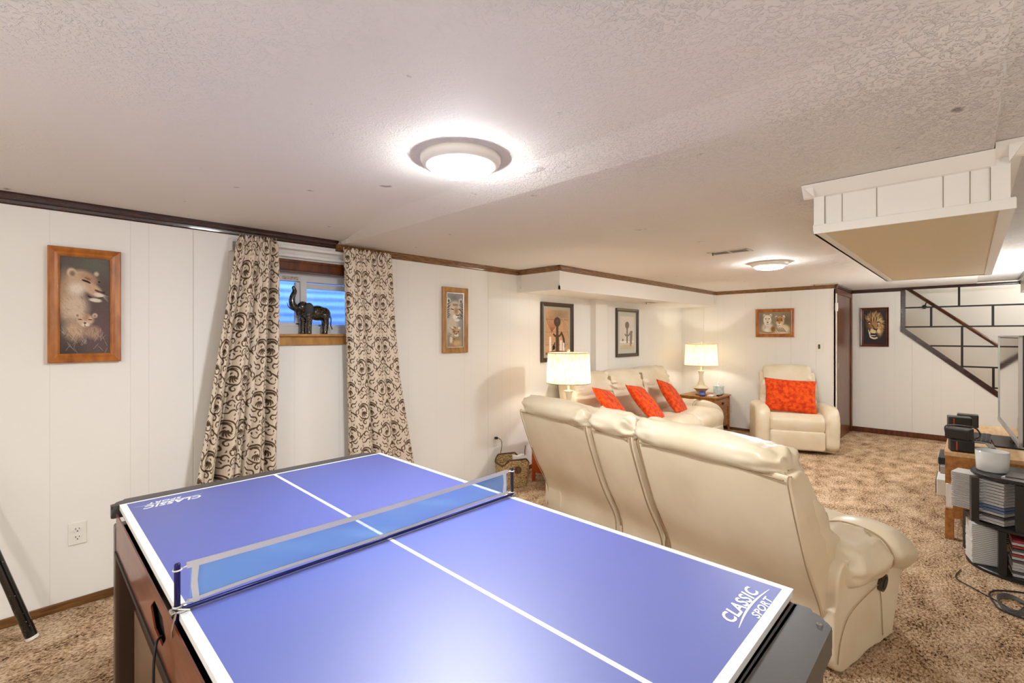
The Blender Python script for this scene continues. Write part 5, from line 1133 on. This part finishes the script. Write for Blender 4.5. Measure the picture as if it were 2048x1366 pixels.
# speakers
def speaker(label, loc, rz, w, d, h, m_=BLACK, stripe=True):
    t = thing('speaker', label, 'speaker', loc, rz)
    obj('cabinet', B(-w/2, w/2, -d/2, d/2, 0, h, bev=0.008), m_, t)
    obj('grille', B(-w/2-0.004, -w/2+0.002, -d/2+0.008, d/2-0.008, 0.010, h-0.010, bev=0.002), mat_or('dark_speaker_cloth', srgb(44, 40, 38), 0.8), t)
    if stripe: obj('badge', B(-w/2-0.006, -w/2-0.003, d/2-0.036, d/2-0.028, 0.012, h-0.012), mat_or('copper_stripe', srgb(170, 70, 30), 0.3), t, label='thin copper stripe')
    return t
speaker('black speaker at the near corner of the stand, lower of the two stacked', (4.592, 0.045, TOPZ), math.radians(10), 0.09, 0.125, 0.085)
speaker('black speaker stacked second at the near corner of the stand, turned outwards', (4.600, 0.055, TOPZ+0.085), math.radians(-14), 0.11, 0.13, 0.075, stripe=False)
speaker('black speaker standing behind the stacked pair on the stand', (5.06, 0.06, TOPZ), math.radians(6), 0.11, 0.135, 0.185)
speaker('small black speaker further back on the stand by the television', (5.88, 0.015, TOPZ), 0, 0.10, 0.14, 0.11, stripe=False)
o = obj('speaker_cable', tube(bmesh.new(), crom([(4.66, 0.125, TOPZ+0.10), (4.66, 0.130, TOPZ+0.15), (4.63, 0.10, TOPZ+0.172), (4.60, 0.02, TOPZ+0.178), (4.62, -0.03, TOPZ+0.165), (4.65, -0.05, TOPZ+0.12), (4.64, -0.03, TOPZ+0.09)], 6, False), 0.0055, 6), mat_or('grey_cable', srgb(70, 68, 66)), smooth=True)
tag(o, 'grey cable looped over the stacked speakers', 'cable')
t = thing('photo_frame', 'flat grey photo frame lying on the stand behind the speakers', 'frame', (4.90, -0.03, TOPZ), 0.12)
bm = bmesh.new()
for a in [(-0.13, 0.13, -0.09, -0.06), (-0.13, 0.13, 0.06, 0.09), (-0.13, -0.095, -0.09, 0.09), (0.095, 0.13, -0.09, 0.09)]: box(bm, *a, 0, 0.012, bev=0.003)
obj('border', bm, mat_or('pewter', srgb(110, 104, 96), 0.35), t); obj('insert', B(-0.10, 0.10, -0.065, 0.065, 0, 0.004), OAKTOP, t)
t = thing('keyboard', 'slim dark keyboard on the stand in front of the television', 'keyboard', (5.25, -0.065, TOPZ), -0.03)
obj('base', B(-0.21, 0.21, -0.055, 0.055, 0, 0.014, bev=0.004), BLACK, t)
bm = bmesh.new()
for i in range(14):
    for j_ in range(4): box(bm, -0.2+i*0.0288, -0.2+i*0.0288+0.024, -0.046+j_*0.024, -0.046+j_*0.024+0.019, 0.014, 0.018)
obj('keys', bm, mat_or('key_grey', srgb(60, 58, 58)), t)

# ------------------------------------------------------------------ spinning CD tower with cases
TCX, TCY, TRD = 4.205, -0.225, 0.235
tw = thing('disc_tower', 'black two-tier rotating disc tower on the carpet in front of the stand', 'rack', (TCX, TCY, 0), 0)
def disc(z0, z1, r, nm): obj(nm, lathe(bmesh.new(), [(0.001, z0), (r-0.006, z0), (r, z0+0.004), (r, z1-0.004), (r-0.006, z1), (0.001, z1)], n=56, close=False), BLACK, tw, smooth=False)
disc(0.0, 0.022, TRD+0.01, 'base_disc'); disc(0.272, 0.292, TRD, 'middle_disc'); disc(0.560, 0.580, TRD-0.01, 'top_disc')
obj('core', B(0.02, 0.07, -0.03, 0.03, 0.022, 0.56), BLACK, tw)
CASE = {}
def cd_case(m_):
    t = bpy.data.objects.new('cd_case', None); C.objects.link(t); t.empty_display_size = 0.02
    o1 = obj('cover', box(B(-0.071, 0.071, -0.0625, 0.0625, 0, 0.0036), -0.071, 0.071, -0.0625, 0.0625, 0.0068, 0.0100), m_, t)
    o2 = obj('tray', B(-0.069, 0.069, -0.0605, 0.0605, 0.0036, 0.0068), CDTRAY, t)
    return t
def put_cd(kind, m_, loc, rz, label, grp):
    if kind not in CASE:
        t = cd_case(m_); CASE[kind] = t
    else:
        s_ = CASE[kind]; t = s_.copy(); C.objects.link(t)
        for ch in s_.children: c2 = ch.copy(); C.objects.link(c2); c2.parent = t
    t.location = loc; t.rotation_euler = (0, 0, rz); t['label'] = label; t['category'] = 'disc case'; t['group'] = grp
MK = {'w': CDCASE, 'b': CDCASE_B, 'r': CDCASE_R, 'k': CDCASE_K}
ORD = ['topmost', 'second from top', 'third from top', 'fourth from top', 'fifth from top', 'sixth from top', 'seventh from top', 'eighth from top', 'ninth from top', 'tenth from top', 'eleventh from top', 'twelfth from top', 'thirteenth from top', 'fourteenth from top', 'fifteenth from top', 'sixteenth from top', 'seventeenth from top', 'eighteenth from top', 'nineteenth from top', 'twentieth from top', 'twenty-first from top', 'lowest']
KN = {'w': 'white-spined', 'b': 'blue-spined', 'r': 'red-spined', 'k': 'dark-spined'}
def stack(x, y, rz, z0, n, pitch, pattern, where, grp, splay=0.0):
    for k in range(n):
        kk = pattern[k % len(pattern)]
        put_cd(kk, MK[kk], (x+random.uniform(-0.002, 0.002), y+splay*(k/n), z0+k*pitch), math.radians(rz)+random.uniform(-0.03, 0.03), '%s disc case, %s in the %s' % (KN[kk], ORD[n-1-k], where), grp)
up = 0.292; lo = 0.022
stack(4.235, 0.012, -12, up+0.035, 16, 0.0140, 'w', 'left bay of the upper tier', 'discs in the upper tier, left bay')
stack(4.105, -0.125, -30, up+0.006, 14, 0.0182, 'wwkwbbwwwwwwww', 'front bay of the upper tier', 'discs in the upper tier, front bay')
stack(4.16, -0.325, 25, up+0.006, 14, 0.0182, 'w', 'right bay of the upper tier', 'discs in the upper tier, right bay')
stack(4.15, -0.055, 12, lo+0.003, 21, 0.0114, 'w', 'left bay of the lower tier', 'discs in the lower tier, left bay')
stack(4.08, -0.235, 4, lo+0.003, 13, 0.0165, 'wkwwwkwrwkrwr', 'right bay of the lower tier', 'discs in the lower tier, right bay')
for x, y, z0, z1, rz in ((4.035, -0.022, up, 0.56, 8), (3.985, -0.205, up, 0.56, 0), (4.38, -0.08, up, 0.56, 20), (3.995, -0.137, lo, 0.272, 3), (4.30, -0.005, lo, 0.272, 30), (4.0, -0.33, lo, 0.272, 0)):
    M = Matrix.Translation((x-TCX, y-TCY, 0)) @ Matrix.Rotation(math.radians(rz), 4, 'Z'); obj('divider', B(-0.008, 0.05, -0.017, 0.017, z0, z1, M=M), BLACK, tw)
put_cd('w', CDCASE, (TCX-0.135, TCY+0.01, 0.580), -0.35, 'loose white-spined disc case lying on top of the tower beside the candle', 'discs on top of the tower')
put_cd('k', CDCASE_K, (TCX-0.135, TCY+0.005, 0.5905), -0.15, 'loose dark-spined disc case on top of the tower, over the white one', 'discs on top of the tower')
cj = thing('glass_candle', 'wide cream candle in a clear glass on top of the disc tower', 'candle', (TCX+0.0, TCY+0.125, 0.580))
obj('jar', lathe(bmesh.new(), [(0.001, 0.001), (0.070, 0.001), (0.074, 0.006), (0.078, 0.125), (0.0745, 0.125), (0.071, 0.010), (0.001, 0.010)], n=40, close=False), mat('clear_glass', (0.95, 0.97, 0.95, 1), 0.02, trans=0.35, spec=0.6), cj, smooth=True)
obj('wax', lathe(bmesh.new(), [(0.001, 0.0105), (0.0695, 0.0105), (0.0705, 0.10), (0.001, 0.10)], n=40, close=False), WAX, cj)
bm = bmesh.new(); tube(bm, [(0, 0, 0.10), (0.002, 0.001, 0.112)], 0.0015, 6); obj('wick', bm, RUBBER, cj)
# cords on the carpet
for k, (pts, lb) in enumerate([
    ([(3.95, 0.04, 0.006), (3.80, 0.06, 0.006), (3.72, 0.0, 0.006), (3.62, -0.10, 0.006), (3.55, -0.17, 0.008), (3.68, -0.22, 0.006), (3.80, -0.30, 0.006)], 'thin black cord curving over the carpet left of the disc tower'),
    ([(3.92, -0.42, 0.008), (3.80, -0.16, 0.008), (3.70, -0.08, 0.010), (3.58, -0.09, 0.008), (3.50, -0.13, 0.008), (3.48, -0.30, 0.008), (3.6, -0.5, 0.008)], 'thick black cord looping over the carpet in front of the disc tower')]):
    o = obj('extension_cord', tube(bmesh.new(), crom(pts, 8, False), 0.003+0.0018*k, 6), RUBBER, smooth=True); tag(o, lb, 'cord')
bm = bmesh.new()
for k in range(6):
    a0 = k*0.9; tube(bm, crom([(3.60+0.10*math.cos(a0+q*1.05)+0.01*k, -0.16+0.055*math.sin(a0+q*1.05), 0.006+0.004*((q+k) % 3)) for q in range(7)], 5, False), 0.0028, 6)
o = obj('cord_coil', bm, mat_or('grey_cable', srgb(70, 68, 66)), smooth=True); tag(o, 'loose coil of thin grey cord on the carpet in front of the disc tower', 'cord')
